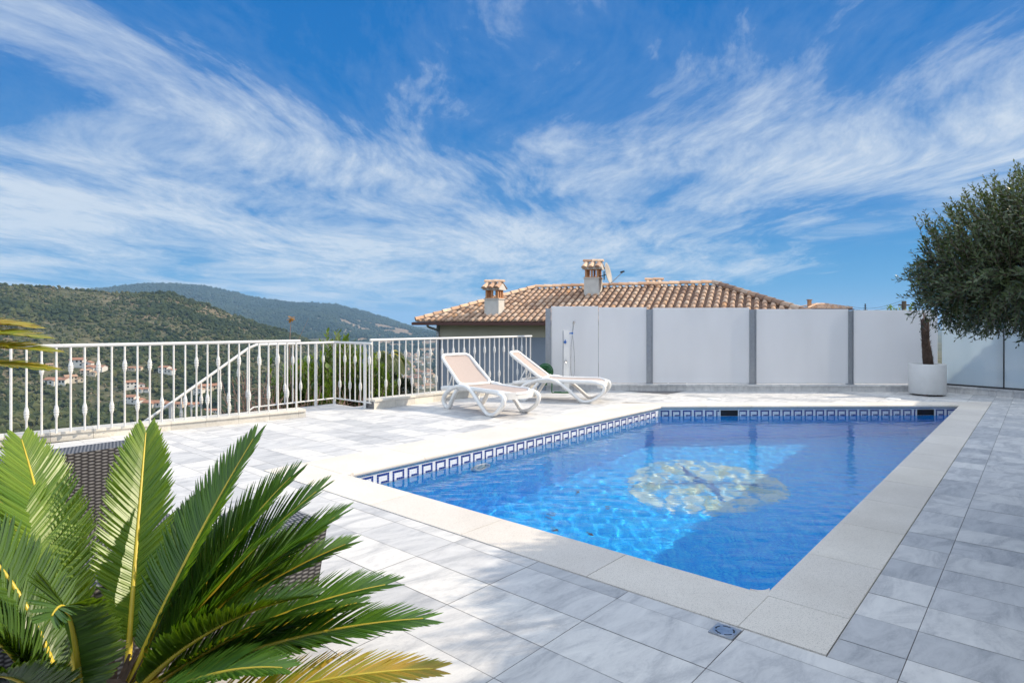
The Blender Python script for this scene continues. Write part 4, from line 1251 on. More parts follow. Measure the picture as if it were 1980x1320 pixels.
# downpipe elbow at the left corner
dp = MB(); c = HG(.42, .12); w_ = HG(.62, .50)
dp.tube(catmull([Vector((c.x, c.y, 1.36)), Vector((c.x, c.y, 1.28)), Vector((w_.x, w_.y, 1.12)), Vector((w_.x, w_.y, .9)), Vector((w_.x, w_.y, -4.4))], 4), .04, 10)
dp.v = [(x - ho.x, y - ho.y, z - ho.z) for x, y, z in dp.v]; dp.build('downpipe', M['grey_metal'], hs)
def chimney(s, d, w, l, z_top, cap_rise, label=None):
    """white shaft, clay piers, tiled gable cap; axes along the roof"""
    p = HG(s, d); zb = 1.44 + min(d, 6.7 - d) * hk - .45
    e3, u3 = Vector((EU.x, EU.y, 0)), Vector((UP.x, UP.y, 0)); c = Vector((p.x, p.y, 0)) - ho
    X = lambda a, b, z: c + e3 * a + u3 * b + Vector((0, 0, z))
    B = MB(); B.box(X(-w/2, -l/2, zb), e3 * w, u3 * l, (0, 0, z_top - zb)); B.box(X(-w/2 - .03, -l/2 - .03, z_top), e3 * (w + .06), u3 * (l + .06), (0, 0, .03))
    ch = bevel(B.build('chimney', M['white_render'], hs), .01)
    B = MB(); B.box(X(-w/2 + .005, -l/2 + .005, z_top + .03), e3 * (w - .01), u3 * (l - .01), (0, 0, .03)); B.build('clay_course', M['terracotta'], ch)
    ph_ = .27
    pr = None
    for i in range(3):
        for j in range(3):
            if i == 1 and j == 1: continue
            q_ = X((i - 1) * (w/2 - .06), (j - 1) * (l/2 - .06), z_top + .06)
            if pr is None:
                B = MB(); B.box((-.033, -.033, 0), (.066, 0, 0), (0, .066, 0), (0, 0, ph_)); pr = B.build('clay_pier', M['terracotta'], ch); x = pr
            else:
                x = pr.copy(); COL.objects.link(x); x.parent = ch
            x.location = q_; x.rotation_euler = (0, 0, -al)
    z2 = z_top + .06 + ph_
    B = MB(); hw, hl = w/2 + .05, l/2 + .05; rise = .20
    B.box(X(-hw, -hl, z2), e3 * 2 * hw, u3 * 2 * hl, (0, 0, .05))
    g0 = [X(-hw, -hl, z2 + .05), X(-hw, hl, z2 + .05), X(-hw, 0, z2 + .05 + rise)]; g1 = [v + e3 * 2 * hw for v in g0]
    B.face(list(reversed(g0))); B.face(g1); B.face([g0[0], g1[0], g1[2], g0[2]]); B.face([g0[1], g0[2], g1[2], g1[1]])
    B.build('cap', M['white_render'], ch)
    B = MB()
    for sgn in (-1, 1):
        for i in range(3):
            a = (i - 1) * (2 * hw - .16) / 2; tone = rr_.random()
            q0 = X(a, sgn * (hl + .07), z2 + .045); q1 = X(a, 0, z2 + .05 + rise + .015)
            sl = (q1 - q0).normalized(); n = e3.cross(sl) if sgn < 0 else sl.cross(e3); n = n.normalized()
            if n.z < 0: n = -n
            A_, B_ = [], []
            for j in range(8):
                an = math.pi * j / 7
                A_.append(B.vert(q0 + e3 * (.105 * math.cos(an)) + n * (.09 * math.sin(an)))); B_.append(B.vert(q1 + e3 * (.085 * math.cos(an)) + n * (.075 * math.sin(an))))
            for j in range(7): B.iface((A_[j], A_[j+1], B_[j+1], B_[j]), 0, tone, True)
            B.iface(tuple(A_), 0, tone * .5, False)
    ridge_line(B, X(-hw - .02, 0, z2 + .05 + rise + .02), X(hw + .02, 0, z2 + .05 + rise + .02), rr_, .085, .30)
    B.build('cap_tiles', M['roof'], ch)
    return ch
def roof_hit(u, v):
    """where the line of sight meets the front roof plane -> (s, d)"""
    best = None
    for i in range(4000):
        Y = 12 + i * .004; p = at(u, v, Y); q_ = Vector((p.x - P0h.x, p.y - P0h.y)); d = q_.dot(UP)
        if p.z <= 1.44 + d * hk: return q_.dot(EU), d
    return q_.dot(EU), d
s_, d_ = roof_hit(956, 606); ya = HG(s_, d_).y
chimney(s_, d_, .55, .50, CAM_H + (HZ - 579) / F_PX * ya, .3)
s_, d_ = roof_hit(1147, 568); yb = HG(s_, d_).y; zt2 = CAM_H + (HZ - 539) / F_PX * yb
ch2p = HG(s_, d_)
chimney(s_, d_, .55, .50, zt2, .3)
q_ = HG(7.7, 4.6); chimney(7.7, 4.6, .5, .5, CAM_H + (HZ - 573) / F_PX * q_.y, .3)
# satellite dish bracketed to the taller chimney
e3, u3 = Vector((EU.x, EU.y, 0)), Vector((UP.x, UP.y, 0))
dc = Vector((ch2p.x, ch2p.y, zt2)) + e3 * .52 - u3 * .05 + Vector((0, 0, .16))
t = empty('satellite_dish', dc, 0, 'pale satellite dish on a bracket beside the taller chimney of the neighbouring house', 'satellite dish')
axis = (Vector((.90, -.38, .20))).normalized()
rot = axis.to_track_quat('Z', 'Y').to_matrix().to_4x4()
b = MB(); b.lathe([(.0, 0), (.12, .006), (.22, .020), (.32, .045), (.40, .072), (.405, .066), (.32, .036), (.22, .010), (.0, -.008)], n=40, cap=False); o = b.build('dish', simple('pale_dish_paint', (.42, .38, .33), None, 6, .5), t); o.matrix_local = rot
b = MB(); tip = axis * .62 + Vector((0, 0, -.06)); b.tube([rot @ Vector((0, -.38, .05)), rot @ Vector((0, -.2, .05)) * 0 + axis * .3 + Vector((0, 0, -.26)), tip], .013, 8)
b.build('feed_arm', M['grey_metal'], t)
b = MB(); b.tube([tip - axis * .02, tip - axis * .12], [.035, .028], 12); b.cbox(tip, .06, .05, .05); b.build('feed_horn', M['dark_metal'], t)
b = MB(); b.tube([Vector((-.02, 0, -.02)), Vector((-.14, .0, -.06)), Vector((-.26, .02, -.10))], .016, 8); b.tube([(-.10, 0, -.22), (-.10, 0, .10)], .02, 8); b.build('bracket', M['dark_metal'], t)

# the villa that owns the terrace: to the right, out of the picture, it throws the long shade over the paving
vill_P0 = W(1.44, -9.0)
vd = Vector((D1.x, D1.y)); vn = Vector((NV.x, NV.y))
vs, vo, VG, vk = hip_house('villa', (vill_P0.x, vill_P0.y), -vd * -1, vn, 28.0, 9.0, 3.32, R(17), -4.5, .75,
        'white villa wall and tiled eaves along the right side of the paving', M['white_render'], M['brown_gutter'], random.Random(5), slopes=(1, 0, 0, 1))
for s in (6.5, 10.5, 14.5, 19.0):
    hw_open(vs, vo, VG(s, .75), vd, -vn, 1.6, 2.1 if s != 10.5 else 1.2, .05 if s != 10.5 else .95, s != 10.5)

# ================================================================== things far behind the screen
p = at(1592, 597, 58)
ff, fo, FG, fk = hip_house('distant_house', (p.x - 2.0, p.y - 1.0), (1, 0), (0, 1), 4.2, 3.4, CAM_H + 27.5 / F_PX * 58, R(14), -4, .35, 'small tiled roof of a far house peeping over the screen', M['white_render'], M['brown_gutter'], random.Random(8), slopes=(1, 0, 0, 0))
b = MB(); b.box((.55, .9, 6.6), (.28, 0, 0), (0, .28, 0), (0, 0, 1.0)); b.box((.50, .85, 7.6), (.38, 0, 0), (0, .38, 0), (0, 0, .08)); b.build('chimney', M['terracotta'], ff)
p = at(1748, 600, 45); t = empty('utility_pole', (p.x, p.y, -4), 0, 'grey utility pole rising behind the screen beside the olive tree', 'pole')
b = MB(); b.tube([(0, 0, 0), (0, 0, CAM_H + 43 / F_PX * 45 + 4)], [.20, .15], 10); b.build('shaft', M['bark'], t)
b = MB(); b.cbox((0, 0, 6.75), .8, .1, .1); b.build('crossarm', M['bark'], t)
p2 = at(1636, 594, 57); b = MB(); pa = Vector((p.x, p.y, 2.95)); P = [pa.lerp(p2, k / 12) - Vector((0, 0, .45 * math.sin(math.pi * k / 12))) for k in range(13)]
for dz in (0, .18): b.tube([q_ + Vector((0, 0, dz)) for q_ in P], .012, 5)
o = b.build('overhead_cable', M['dark_metal']); tag(o, 'thin overhead cable running from the utility pole to the far house', 'cable')
p = at(1673, 596, 50); t = empty('roof_antenna', (p.x, p.y, -3), 0, 'thin roof antenna sticking up over the screen left of the utility pole', 'antenna')
b = MB(); b.tube([(0, 0, 0), (0, 0, CAM_H + 38 / F_PX * 50 + 3)], .05, 6); b.build('mast', M['dark_metal'], t)
b = MB()
for k in range(4): b.cbox((0, 0, CAM_H + 3 + .95 + .16 * k), .5 - .1 * k, .03, .03)
b.build('aerial', M['dark_metal'], t)
# ================================================================== land
KR = np.array([0, 9, 13, 18, 30, 60, 120, 330, 480, 600, 800, 1050, 1300, 1700, 2200, 2800, 3400, 4200, 5200, 7000, 14000], float)
U1 = [-1600, -400, -150, 0, 60, 100, 200, 300, 330, 370, 420, 470, 520, 580, 620, 660, 720, 760]
V1 = [600, 560, 546, 546, 549, 551, 558, 562, 564, 576, 592, 609, 627, 645, 660, 676, 700, 720]
U2 = [-1600, -400, 0, 120, 200, 260, 330, 400, 480, 560, 640, 700, 760, 800, 860, 950, 1100, 1500]
V2 = [590, 575, 570, 566, 558, 551.5, 548.5, 553.5, 573.5, 586, 588, 602, 620, 634, 646, 650, 650, 650]
def profile(u):
    c = 1 / math.sqrt(1 + ((u - CX) / F_PX) ** 2)
    zr1 = CAM_H + (HZ - np.interp(u, U1, V1)) / F_PX * 1050 * c - 4.5
    zr2 = CAM_H + (HZ - np.interp(u, U2, V2)) / F_PX * 4200 * c - 4
    left = np.array([-2.3, -2.3, -2.6, -4.5, -11, -22, -38, -60, -74, -62, .45 * zr1 - 35, zr1, zr1 - 32, -45, -60, -50, .35 * zr2, zr2, zr2 - 90, 0, -60])
    mid = np.array([-2.3, -2.3, -2.6, -4.5, -12, -26, -45, -82, -100, -112, -122, -128, -126, -120, -106, -82, min(-38, .6 * zr2 - 30), zr2, zr2 - 60, -40, -60])
    right = np.array([-4.2, -4.2, -4.2, -4.4, -4.6, -5, -7, -20, -26, -30, -36, -42, -48, -52, -56, -60, -60, -60, -60, -60, -60])
    w = min(1, max(0, (u - 615) / 130)); w = w * w * (3 - 2 * w)
    z = left * (1 - w) + mid * w
    w2_ = min(1, max(0, (u - 1060) / 160))
    return z * (1 - w2_) + right * w2_
_pc = {}
def terrain_z(x, y):
    r = math.hypot(x, y); th = math.atan2(x, y)
    if th < -1.12: u = CX + F_PX * math.tan(-1.12) - (-1.12 - th) * 400
    elif th > 1.12: u = 2000
    else: u = CX + F_PX * math.tan(th)
    u = max(-1590, min(1490 if u < 1490 else 1500, u))
    k = round(u / 3)
    if k not in _pc: _pc[k] = profile(k * 3)
    z = float(np.interp(r, KR, _pc[k]))
    if r > 25:
        f = min(1, (r - 25) / 200)
        p = Vector((x, y, 0))
        z += f * (3.5 * mnoise.noise(p / 90) + 1.2 * mnoise.noise(p / 28)) 
        if r > 900:
            g = min(1, (r - 900) / 1500)
            z += g * (16 * mnoise.noise(p / 420) + 8 * mnoise.noise(p / 170)) * (0.35 if r > 3700 else 1)
    return z
ths = np.concatenate([np.linspace(-math.pi, -.95, 60)[:-1], np.linspace(-.95, .14, 300)[:-1], np.linspace(.14, math.pi, 80)])
rs = np.concatenate([[0.5, 6, 9, 11, 13, 15, 18, 22, 26, 30, 36, 45, 60, 80, 100, 120], np.linspace(150, 1150, 76), np.linspace(1180, 2600, 40), np.linspace(2640, 4400, 50), np.linspace(4600, 14000, 12)])
tv = np.array([[(r * math.sin(t_), r * math.cos(t_), terrain_z(r * math.sin(t_), r * math.cos(t_))) for r in rs] for t_ in ths]).reshape(-1, 3)
nt, nr_ = len(ths), len(rs)
ix = np.arange(nt * nr_).reshape(nt, nr_)
tq = np.stack([ix[:-1, :-1], ix[1:, :-1], ix[1:, 1:], ix[:-1, 1:]], -1).reshape(-1, 4)[:, ::-1]
fc = tv[tq].mean(1); fr_r = np.hypot(fc[:, 0], fc[:, 1]); fu = np.where(fc[:, 1] > 1, CX + F_PX * fc[:, 0] / np.maximum(fc[:, 1], 1), -3000)
fld = np.zeros(len(tq))
fv = HZ - (fc[:, 2] - CAM_H) * F_PX / np.maximum(fc[:, 1], 1)
nz = np.array([mnoise.noise(Vector((a / 130, b / 130, 0))) for a, b in fc[:, :2]])
strip = ((fr_r > 1900) & (fr_r < 3700) & (fu > 655) & (fu < 1100))
fld[strip & (nz > .02)] = 1
# pale bare ground on the near hill
bare = (fr_r > 380) & (fr_r < 1060) & (fu < 640) & (nz > .36)
fld[bare] = .45
mt = NT('scrub_land')
co_ = mt.coord('Object')
a_ = mt.noise(co_, .03, 8, .65); b_ = mt.noise(co_, .16, 5, .6)
green = mt.ramp(mt.math('ADD', mt.math('MULTIPLY', a_, .6), mt.math('MULTIPLY', b_, .4)), [(.36, (.040, .048, .024)), (.52, (.085, .086, .045)), (.68, (.19, .165, .11))])
soil = mt.ramp(b_, [(.35, (.17, .12, .075)), (.65, (.30, .22, .15))])
mk = mt.math('ADD', mt.attr('tone'), mt.math('MULTIPLY_ADD', a_, 1.2, -.6), clamp=True)
mt.done(mt.bsdf(mt.mix(mk, green, soil), .95, 0, .1))
ter = np_mesh('hills', tv, tq, mt.m, True, fld); ter['kind'] = 'structure'

def ray_ground(u, v, y0=60.0, y1=5000.0):
    Y = y0; last = None
    while Y < y1:
        p = at(u, v, Y); g = terrain_z(p.x, p.y)
        if p.z <= g: return Vector((p.x, p.y, g))
        Y *= 1.01
    return None

# ---- houses on the hillside and the town in the valley
H_MATS = [simple('white_house_wall', (.66, .63, .57), None, .3, .9), simple('cream_house_wall', (.56, .48, .36), None, .3, .9), simple('pink_house_wall', (.50, .36, .28), None, .3, .9)]
H_ROOF = [simple('orange_house_roof', (.34, .17, .10), (.26, .13, .08), .5, .9), simple('tan_house_roof', (.42, .26, .16), (.32, .19, .12), .5, .9)]
def far_house(kind, wallm, roofm, detail=True):
    """small villa: main block and lower wing, gabled roofs, windows"""
    t = empty('hillside_house', (0, 0, 0))
    b = MB(); rf = MB()
    def block(x, y, w, d, h, rise, along_x=True):
        b.box((x, y, -4), (w, 0, 0), (0, d, 0), (0, 0, 4 + h))
        o_ = .5
        if along_x:
            A = [(x - o_, y - o_, h - .1), (x + w + o_, y - o_, h - .1), (x + w + o_, y + d / 2, h + rise), (x - o_, y + d / 2, h + rise)]
            B = [(x + w + o_, y + d + o_, h - .1), (x - o_, y + d + o_, h - .1), A[3], A[2]]
            b.face([(x, y, h), (x, y + d, h), (x, y + d / 2, h + rise - .15)][::-1]); b.face([(x + w, y, h), (x + w, y + d, h), (x + w, y + d / 2, h + rise - .15)])
        else:
            A = [(x - o_, y + d + o_, h - .1), (x - o_, y - o_, h - .1), (x + w / 2, y - o_, h + rise), (x + w / 2, y + d + o_, h + rise)]
            B = [(x + w + o_, y - o_, h - .1), (x + w + o_, y + d + o_, h - .1), A[3], A[2]]
            b.face([(x, y, h), (x + w, y, h), (x + w / 2, y, h + rise - .15)]); b.face([(x, y + d, h), (x + w, y + d, h), (x + w / 2, y + d, h + rise - .15)][::-1])
        for q_ in (A, B):
            rf.face(q_); rf.face([(p[0], p[1], p[2] - .22) for p in reversed(q_)])
            for i in range(4):
                p, s = q_[i], q_[(i + 1) % 4]
                rf.face([(p[0], p[1], p[2] - .22), (s[0], s[1], s[2] - .22), s, p])
    if kind == 0:
        block(-6, -4, 9, 8, 5.4, 1.6); block(3.01, -5, 6, 7, 3.0, 1.2, False)
        wins = [(-4.6, -4.03, 3.4), (-1.6, -4.03, 3.4), (1.2, -4.03, 3.4), (-4.6, -4.03, .8), (1.0, -4.03, .8), (5.4, -5.03, .9)]
    elif kind == 1:
        block(-8, -3.5, 16, 7, 3.2, 1.5); block(-3, -6.02, 5, 2.5, 2.8, .9, False)
        wins = [(-6.6, -3.53, 1.0), (-4.4, -3.53, 1.0), (3.6, -3.53, 1.0), (6.0, -3.53, 1.0), (-1.2, -6.05, .7)]
    else:
        block(-4.5, -4, 9, 8, 6.2, 1.5, False)
        wins = [(-2.8, -4.03, 4.0), (1.4, -4.03, 4.0), (-2.8, -4.03, 1.0), (1.4, -4.03, 1.0)]
    b.build('wall', wallm, t); rf.build('roof', roofm, t)
    if detail:
        pr = None
        for x, y, z in wins:
            if pr is None:
                q_ = MB(); q_.box((0, 0, 0), (1.3, 0, 0), (0, .06, 0), (0, 0, 1.5)); pr = q_.build('window', M['glass_dark'], t); pr.location = (x, y, z)
            else:
                c = pr.copy(); COL.objects.link(c); c.parent = t; c.location = (x, y, z)
    return t
protos_h = [far_house(k, H_MATS[m_], H_ROOF[r_]) for k, m_, r_ in ((0, 0, 0), (1, 0, 0), (2, 0, 1), (0, 1, 1), (1, 1, 0))]
used = [False] * len(protos_h)
SPOTS = []
def put(k, u, v, rz, s, label, cat, group, name, bare_copy=False):
    p = ray_ground(u, v)
    if p is None: return
    SPOTS.append(p)
    if not used[k]: o = protos_h[k]; used[k] = True
    else: o = copy_tree(protos_h[k])
    o.name = name; o.location = p; o.rotation_euler = (0, 0, rz); o.scale = (s, s, s); tag(o, label, cat, group)
hill = [(155, 708, 0, 1.0, 'white two storey villa highest on the hillside seen through the left railing'), (186, 716, 1, .9, 'long white house just right of and below the highest villa on the hillside'), (170, 728, 3, .7, 'cream house below the highest villa on the hillside'),
        (112, 745, 1, 1.0, 'long low white house lowest at the left on the hillside'), (140, 742, 3, .8, 'cream house beside the long low white house at the left'), (322, 723, 0, .8, 'white house alone in the middle of the wooded slope'),
        (262, 718, 4, .6, 'small cream house half hidden among trees left of the lone white one'), (257, 752, 0, .8, 'white house above the stair rail on the lower slope'), (277, 757, 1, .6, 'low white outbuilding right of the house above the stair rail'), (258, 780, 0, .8, 'white house with lit gable low in the valley seen through the railing'),
        (300, 786, 1, .9, 'long white house with orange roof low in the valley'), (338, 790, 4, .8, 'cream house with orange roof lowest in the valley'), (372, 788, 1, .7, 'white house with orange roof right of the lowest cream house'), (402, 756, 4, .9, 'cream house with wide orange roof near the top of the stair rail'), (385, 764, 2, .7, 'small tall white house left of the wide orange roof'), (410, 800, 1, .6, 'white house with orange roof nearest the foot of the stair rail'), (98, 712, 3, .5, 'tiny cream house far left on the slope')]
for u, v, k, s, lb in hill:
    put(k, u, v, random.uniform(-.5, .5) + .35, s * 1.2, lb, 'house', 'houses scattered on the wooded hillside', 'hillside_house')
put(2, 569, 640, .3, 1.1, 'small white house on the shoulder of the near hill against the far ridge', 'house', 'houses scattered on the wooded hillside', 'hillside_house')
tp = [far_house(k, H_MATS[m_], H_ROOF[r_], False) for k, m_, r_ in ((2, 2, 1), (0, 1, 1), (2, 0, 0), (1, 2, 0), (2, 1, 1), (0, 0, 1))]
protos_h += tp; used += [False] * len(tp)
rt = random.Random(4)
for k in range(105):
    u = rt.uniform(745, 838); v = 683 + 72 * (rt.random() ** 1.25)
    put(5 + k % 6, u, v, rt.uniform(-.6, 1.0), rt.uniform(.7, 1.15), 'pale house with tiled roof in the dense small town in the valley', 'house', 'houses of the valley town', 'town_house')

# ---- scrub and woodland as two masses
def ico(sub):
    bm = bmesh.new(); bmesh.ops.create_icosphere(bm, subdivisions=sub, radius=1)
    v = np.array([p.co[:] for p in bm.verts]); f = np.array([[q_.index for q_ in g.verts] for g in bm.faces]); bm.free(); return v, f
def wood(name, pts, rad, tones, sub, mat_, squash=.85, jit=.28, seed=3):
    v, f = ico(sub); g = np.random.default_rng(seed); N = len(pts)
    j = 1 + jit * g.standard_normal((N, len(v), 1)).clip(-1.6, 1.6) * .7
    V = v[None] * j * rad[:, None, None] * np.array([1, 1, squash]) * (1 + .25 * g.standard_normal((N, 1, 3)).clip(-1, 1))
    ang = g.random(N) * 6.283; ca, sa = np.cos(ang)[:, None], np.sin(ang)[:, None]
    V = np.stack([V[..., 0] * ca - V[..., 1] * sa, V[..., 0] * sa + V[..., 1] * ca, V[..., 2]], -1)
    V += pts[:, None, :] + np.array([0, 0, 1]) * (rad[:, None, None] * .55)
    Fx = (f[None] + (np.arange(N) * len(v))[:, None, None]).reshape(-1, 3)
    tone = np.repeat(tones, len(f)) + g.uniform(-.12, .12, N * len(f))
    return np_mesh(name, V.reshape(-1, 3), Fx, mat_, False, tone)
def wood_mat(name, stops, sc_):
    t = NT(name)
    n_ = t.noise(t.coord('Object'), sc_, 3)
    f = t.math('ADD', t.math('MULTIPLY', t.attr('tone'), .75), t.math('MULTIPLY', n_, .25))
    return t.done(t.bsdf(t.ramp(f, stops), .9, 0, .12))
M['scrub'] = wood_mat('scrub_foliage', [(.12, (.016, .026, .012)), (.42, (.042, .056, .022)), (.62, (.085, .092, .038)), (.8, (.14, .125, .07)), (.95, (.21, .16, .11))], .12)
M['pines'] = wood_mat('pine_wood_foliage', [(.1, (.010, .022, .012)), (.5, (.024, .040, .020)), (.9, (.048, .062, .032))], .02)
SP = np.array([p[:2] for p in SPOTS]); SR = np.hypot(SP[:, 0], SP[:, 1])
def hides_house(x, y, side=8.0, front=.035):
    """a clearing round each house, longer towards the viewer's valley"""
    r = math.hypot(x, y); ux, uy = x / r, y / r
    along = SP[:, 0] * ux + SP[:, 1] * uy; across = np.abs(SP[:, 0] * uy - SP[:, 1] * ux); dd = along - r
    return bool(np.any((across < side) & (dd > -8) & (dd < SR * front)))
g = np.random.default_rng(12)
P, Rd, T = [], [], []
while len(P) < 10500:
    th = math.atan((g.uniform(-190, 735) - CX) / F_PX); r = math.sqrt(g.uniform(180 ** 2, 1090 ** 2))
    x, y = r * math.sin(th), r * math.cos(th)
    n1 = mnoise.noise(Vector((x / 110, y / 110, 2))) + .5 * mnoise.noise(Vector((x / 35, y / 35, 7)))
    if g.random() > .66 + n1 * .9 or hides_house(x, y): continue
    n2 = mnoise.noise(Vector((x / 60, y / 60, 4)))
    rad = g.uniform(1.2, 3.0) * (1 + max(0, n1) * .7) * (1.25 if r < 600 else 1.0)
    P.append((x, y, terrain_z(x, y))); Rd.append(rad); T.append(.42 - .32 * n1 + .3 * n2 + g.uniform(-.14, .14))
ns = 0
while ns < 11000:      # low shrubs between the trees
    th = math.atan((g.uniform(-190, 735) - CX) / F_PX); r = math.sqrt(g.uniform(180 ** 2, 1090 ** 2))
    x, y = r * math.sin(th), r * math.cos(th)
    if hides_house(x, y, 5.0, .01): continue
    P.append((x, y, terrain_z(x, y) - .3)); Rd.append(g.uniform(.7, 1.7)); T.append(.62 + .5 * mnoise.noise(Vector((x / 45, y / 45, 9))) + g.uniform(-.3, .3)); ns += 1
o = wood('woodland', np.array(P), np.array(Rd), np.array(T), 1, M['scrub'])
tag(o, 'green scrub and low trees covering the near hillside', 'woodland', None, 'stuff')
P, Rd, T = [], [], []
while len(P) < 15000:
    th = math.atan((g.uniform(120, 880) - CX) / F_PX); r = math.sqrt(g.uniform(2300 ** 2, 4350 ** 2))
    x, y = r * math.sin(th), r * math.cos(th)
    n1 = mnoise.noise(Vector((x / 300, y / 300, 2)))
    if mnoise.noise(Vector((x / 130, y / 130, 0))) > .0 and r < 3700 and CX + F_PX * x / y > 655: continue
    P.append((x, y, terrain_z(x, y))); Rd.append(g.uniform(6, 11)); T.append(.5 + .5 * n1 + g.uniform(-.25, .25))
for _ in range(2600):      # valley floor round the town
    th = math.atan((g.uniform(690, 860) - CX) / F_PX); r = g.uniform(420, 2300)
    x, y = r * math.sin(th), r * math.cos(th)
    if hides_house(x, y, 7.0, .12): continue
    P.append((x, y, terrain_z(x, y))); Rd.append(g.uniform(2.0, 3.6) * (.6 + r / 2200)); T.append(.45 + g.uniform(-.3, .3))
o = wood('forest', np.array(P), np.array(Rd), np.array(T), 1, M['pines'], .95, .22, 9)
tag(o, 'dark pine forest covering the far blue ridge and the valley', 'forest', None, 'stuff')

# ================================================================== planting beyond the stair
def leafy(base, h, nst, spread, ll, mat_, label, name='oleander_bush', cat='bush', group=None, seed=1, leaf_from=.12, per=46, lw=.16, droop=.0, upright=.75):
    t = empty(name, base, 0, label, cat, group); r_ = random.Random(seed)
    st_, lf = MB(), MB()
    for i in range(nst):
        a = r_.uniform(0, 6.283); e = r_.random() ** .6 * spread; hh = h * r_.uniform(.72, 1.0)
        p0 = Vector((math.cos(a) * e * .25, math.sin(a) * e * .25, 0)); p2 = Vector((math.cos(a) * e, math.sin(a) * e, hh)); p1 = p0.lerp(p2, .5) + Vector((-math.cos(a), -math.sin(a), .5)) * e * .2
        P = bezier(p0, p1, p2, 8); st_.tube(P, [.014 * (1 - .8 * k / 8) for k in range(9)], 5, cap=False)
        for j in range(per):
            s = leaf_from + (1 - leaf_from) * j / per; k = min(7, int(s * 8)); f = s * 8 - k
            q0 = P[k].lerp(P[k + 1], f); T_ = (P[k + 1] - P[k]).normalized()
            b_ = r_.uniform(0, 6.283); sd = Vector((math.cos(b_), math.sin(b_), 0))
            ld = (sd * (1.05 - upright * .6) + T_ * upright + Vector((0, 0, -droop))).normalized(); l_ = ll * r_.uniform(.7, 1.1)
            wv = ld.cross(Vector((0, 0, 1)) + sd * .4).normalized() * l_ * lw * .5
            m1, e1 = q0 + ld * l_ * .45, q0 + ld * l_ + Vector((0, 0, -.08 * l_))
            lf.face([q0, m1 - wv, e1, m1 + wv], tone=min(1, max(0, .2 + .55 * s + r_.uniform(-.25, .25))))
    st_.build('stems', M['twig'], t); lf.build('foliage', M[mat_], t)
    return t
def bush_at(u, vtop, Y, zb, **k):
    p = at(u, vtop, Y); h = p.z - zb
    return leafy(Vector((p.x, p.y, zb)), h, **k)
bl = [(645, 636, 12.4, 26, .42, 'tall bright green oleander behind the stair corner, highest of the bushes'), (600, 690, 12.6, 24, .5, 'green oleander bush behind the level stair rail, left of the tallest one'),
      (670, 664, 13.2, 24, .5, 'green oleander bush just right of the tallest one behind the corner post'), (700, 674, 12.8, 22, .45, 'green oleander bush behind the short return of the stair railing'),
      (560, 690, 12.8, 22, .5, 'low green oleander bush among dry twigs behind the end of the long railing'), (735, 706, 12.6, 20, .4, 'green oleander bush behind the first bars of the right railing'), (622, 690, 11.9, 22, .45, 'low leafy oleander in front of the tallest one')]
for i, (u, v, Y, ns, spd, lb) in enumerate(bl):
    bush_at(u, v, Y, -2.4, nst=ns * 2, spread=spd, ll=.17, mat_='oleander', label=lb, group='oleander bushes beyond the stair', seed=20 + i, per=80, lw=.36)
def twigs(base, h, n_, spread, label, seed, leaves=0):
    t = empty('dry_shrub', base, 0, label, 'dry shrub', 'dry twiggy shrubs beyond the railing'); r_ = random.Random(seed); b = MB(); lv = MB()
    for i in range(n_):
        a = r_.uniform(0, 6.283); e = spread * r_.uniform(.2, 1); hh = h * r_.uniform(.5, 1)
        P = bezier((0, 0, 0), (math.cos(a) * e * .3, math.sin(a) * e * .3, hh * .6), (math.cos(a) * e, math.sin(a) * e, hh), 6)
        b.tube(P, [.012 * (1 - .7 * k / 6) for k in range(7)], 5, cap=False)
        for j in range(5):
            k = r_.randint(2, 5); q_ = P[k]; d = Vector((r_.uniform(-1, 1), r_.uniform(-1, 1), r_.uniform(.1, 1))).normalized() * r_.uniform(.15, .4)
            b.tube([q_, q_ + d * .5 + Vector((0, 0, .02)), q_ + d], [.006, .004, .0015], 4, cap=False)
    b.build('twigs', M['twig'], t); return t
for i, (u, v, Y, lb) in enumerate(((470, 715, 11.5, 'bare reddish twigs of a dry shrub seen through the end of the stair rail'), (505, 700, 11.4, 'bare dry shrub at the foot of the level stair rail, left of the oleanders'), (590, 728, 11.1, 'low tangle of bare twigs in front of the oleanders'), (690, 745, 11.6, 'low bare shrub below the corner of the stair railing'), (300, 790, 11.0, 'few bare reddish twigs behind the long railing'), (560, 740, 11.0, 'low bare shrub just behind the landing'))):
    p = at(u, v, Y); twigs(Vector((p.x, p.y, -2.4)), p.z + 2.4, 46 if u != 300 else 7, .75, lb, 60 + i)
# thin stalk with yellow leaves above the rail
p = at(563, 615, 12.2); t = empty('yellow_sapling', (p.x, p.y, -2.4), 0, 'thin bare sapling with a last cluster of yellow leaves rising above the railing', 'sapling')
b = MB(); H_ = p.z + 2.4
b.tube(catmull([(0, 0, 0), (.05, 0, H_ * .4), (-.03, 0, H_ * .8), (0, 0, H_)], 5), [.016 * (1 - .7 * k / 15) for k in range(16)], 6); b.tube([(0.02, 0, H_ * .55), (.2, 0, H_ * .74)], [.008, .003], 5); b.tube([(-.02, 0, H_ * .8), (.35, 0, H_ * 1.0)], [.006, .002], 5); b.build('stem', M['twig'], t)
b = MB(); r_ = random.Random(9)
for c, n_ in (((0, 0, H_), 16), ((.2, 0, H_ * .74), 10)):
    for i in range(n_):
        d = Vector((r_.uniform(-1, 1), r_.uniform(-1, 1), r_.uniform(-.6, .6))).normalized(); q0 = Vector(c) + d * .015; l_ = r_.uniform(.06, .12); s = d.cross(Vector((0, 0, 1))).normalized() * l_ * .3
        b.face([q0, q0 + d * l_ * .5 - s, q0 + d * l_, q0 + d * l_ * .5 + s], tone=r_.random())
b.build('leaves', M['yellow_leaf'], t)
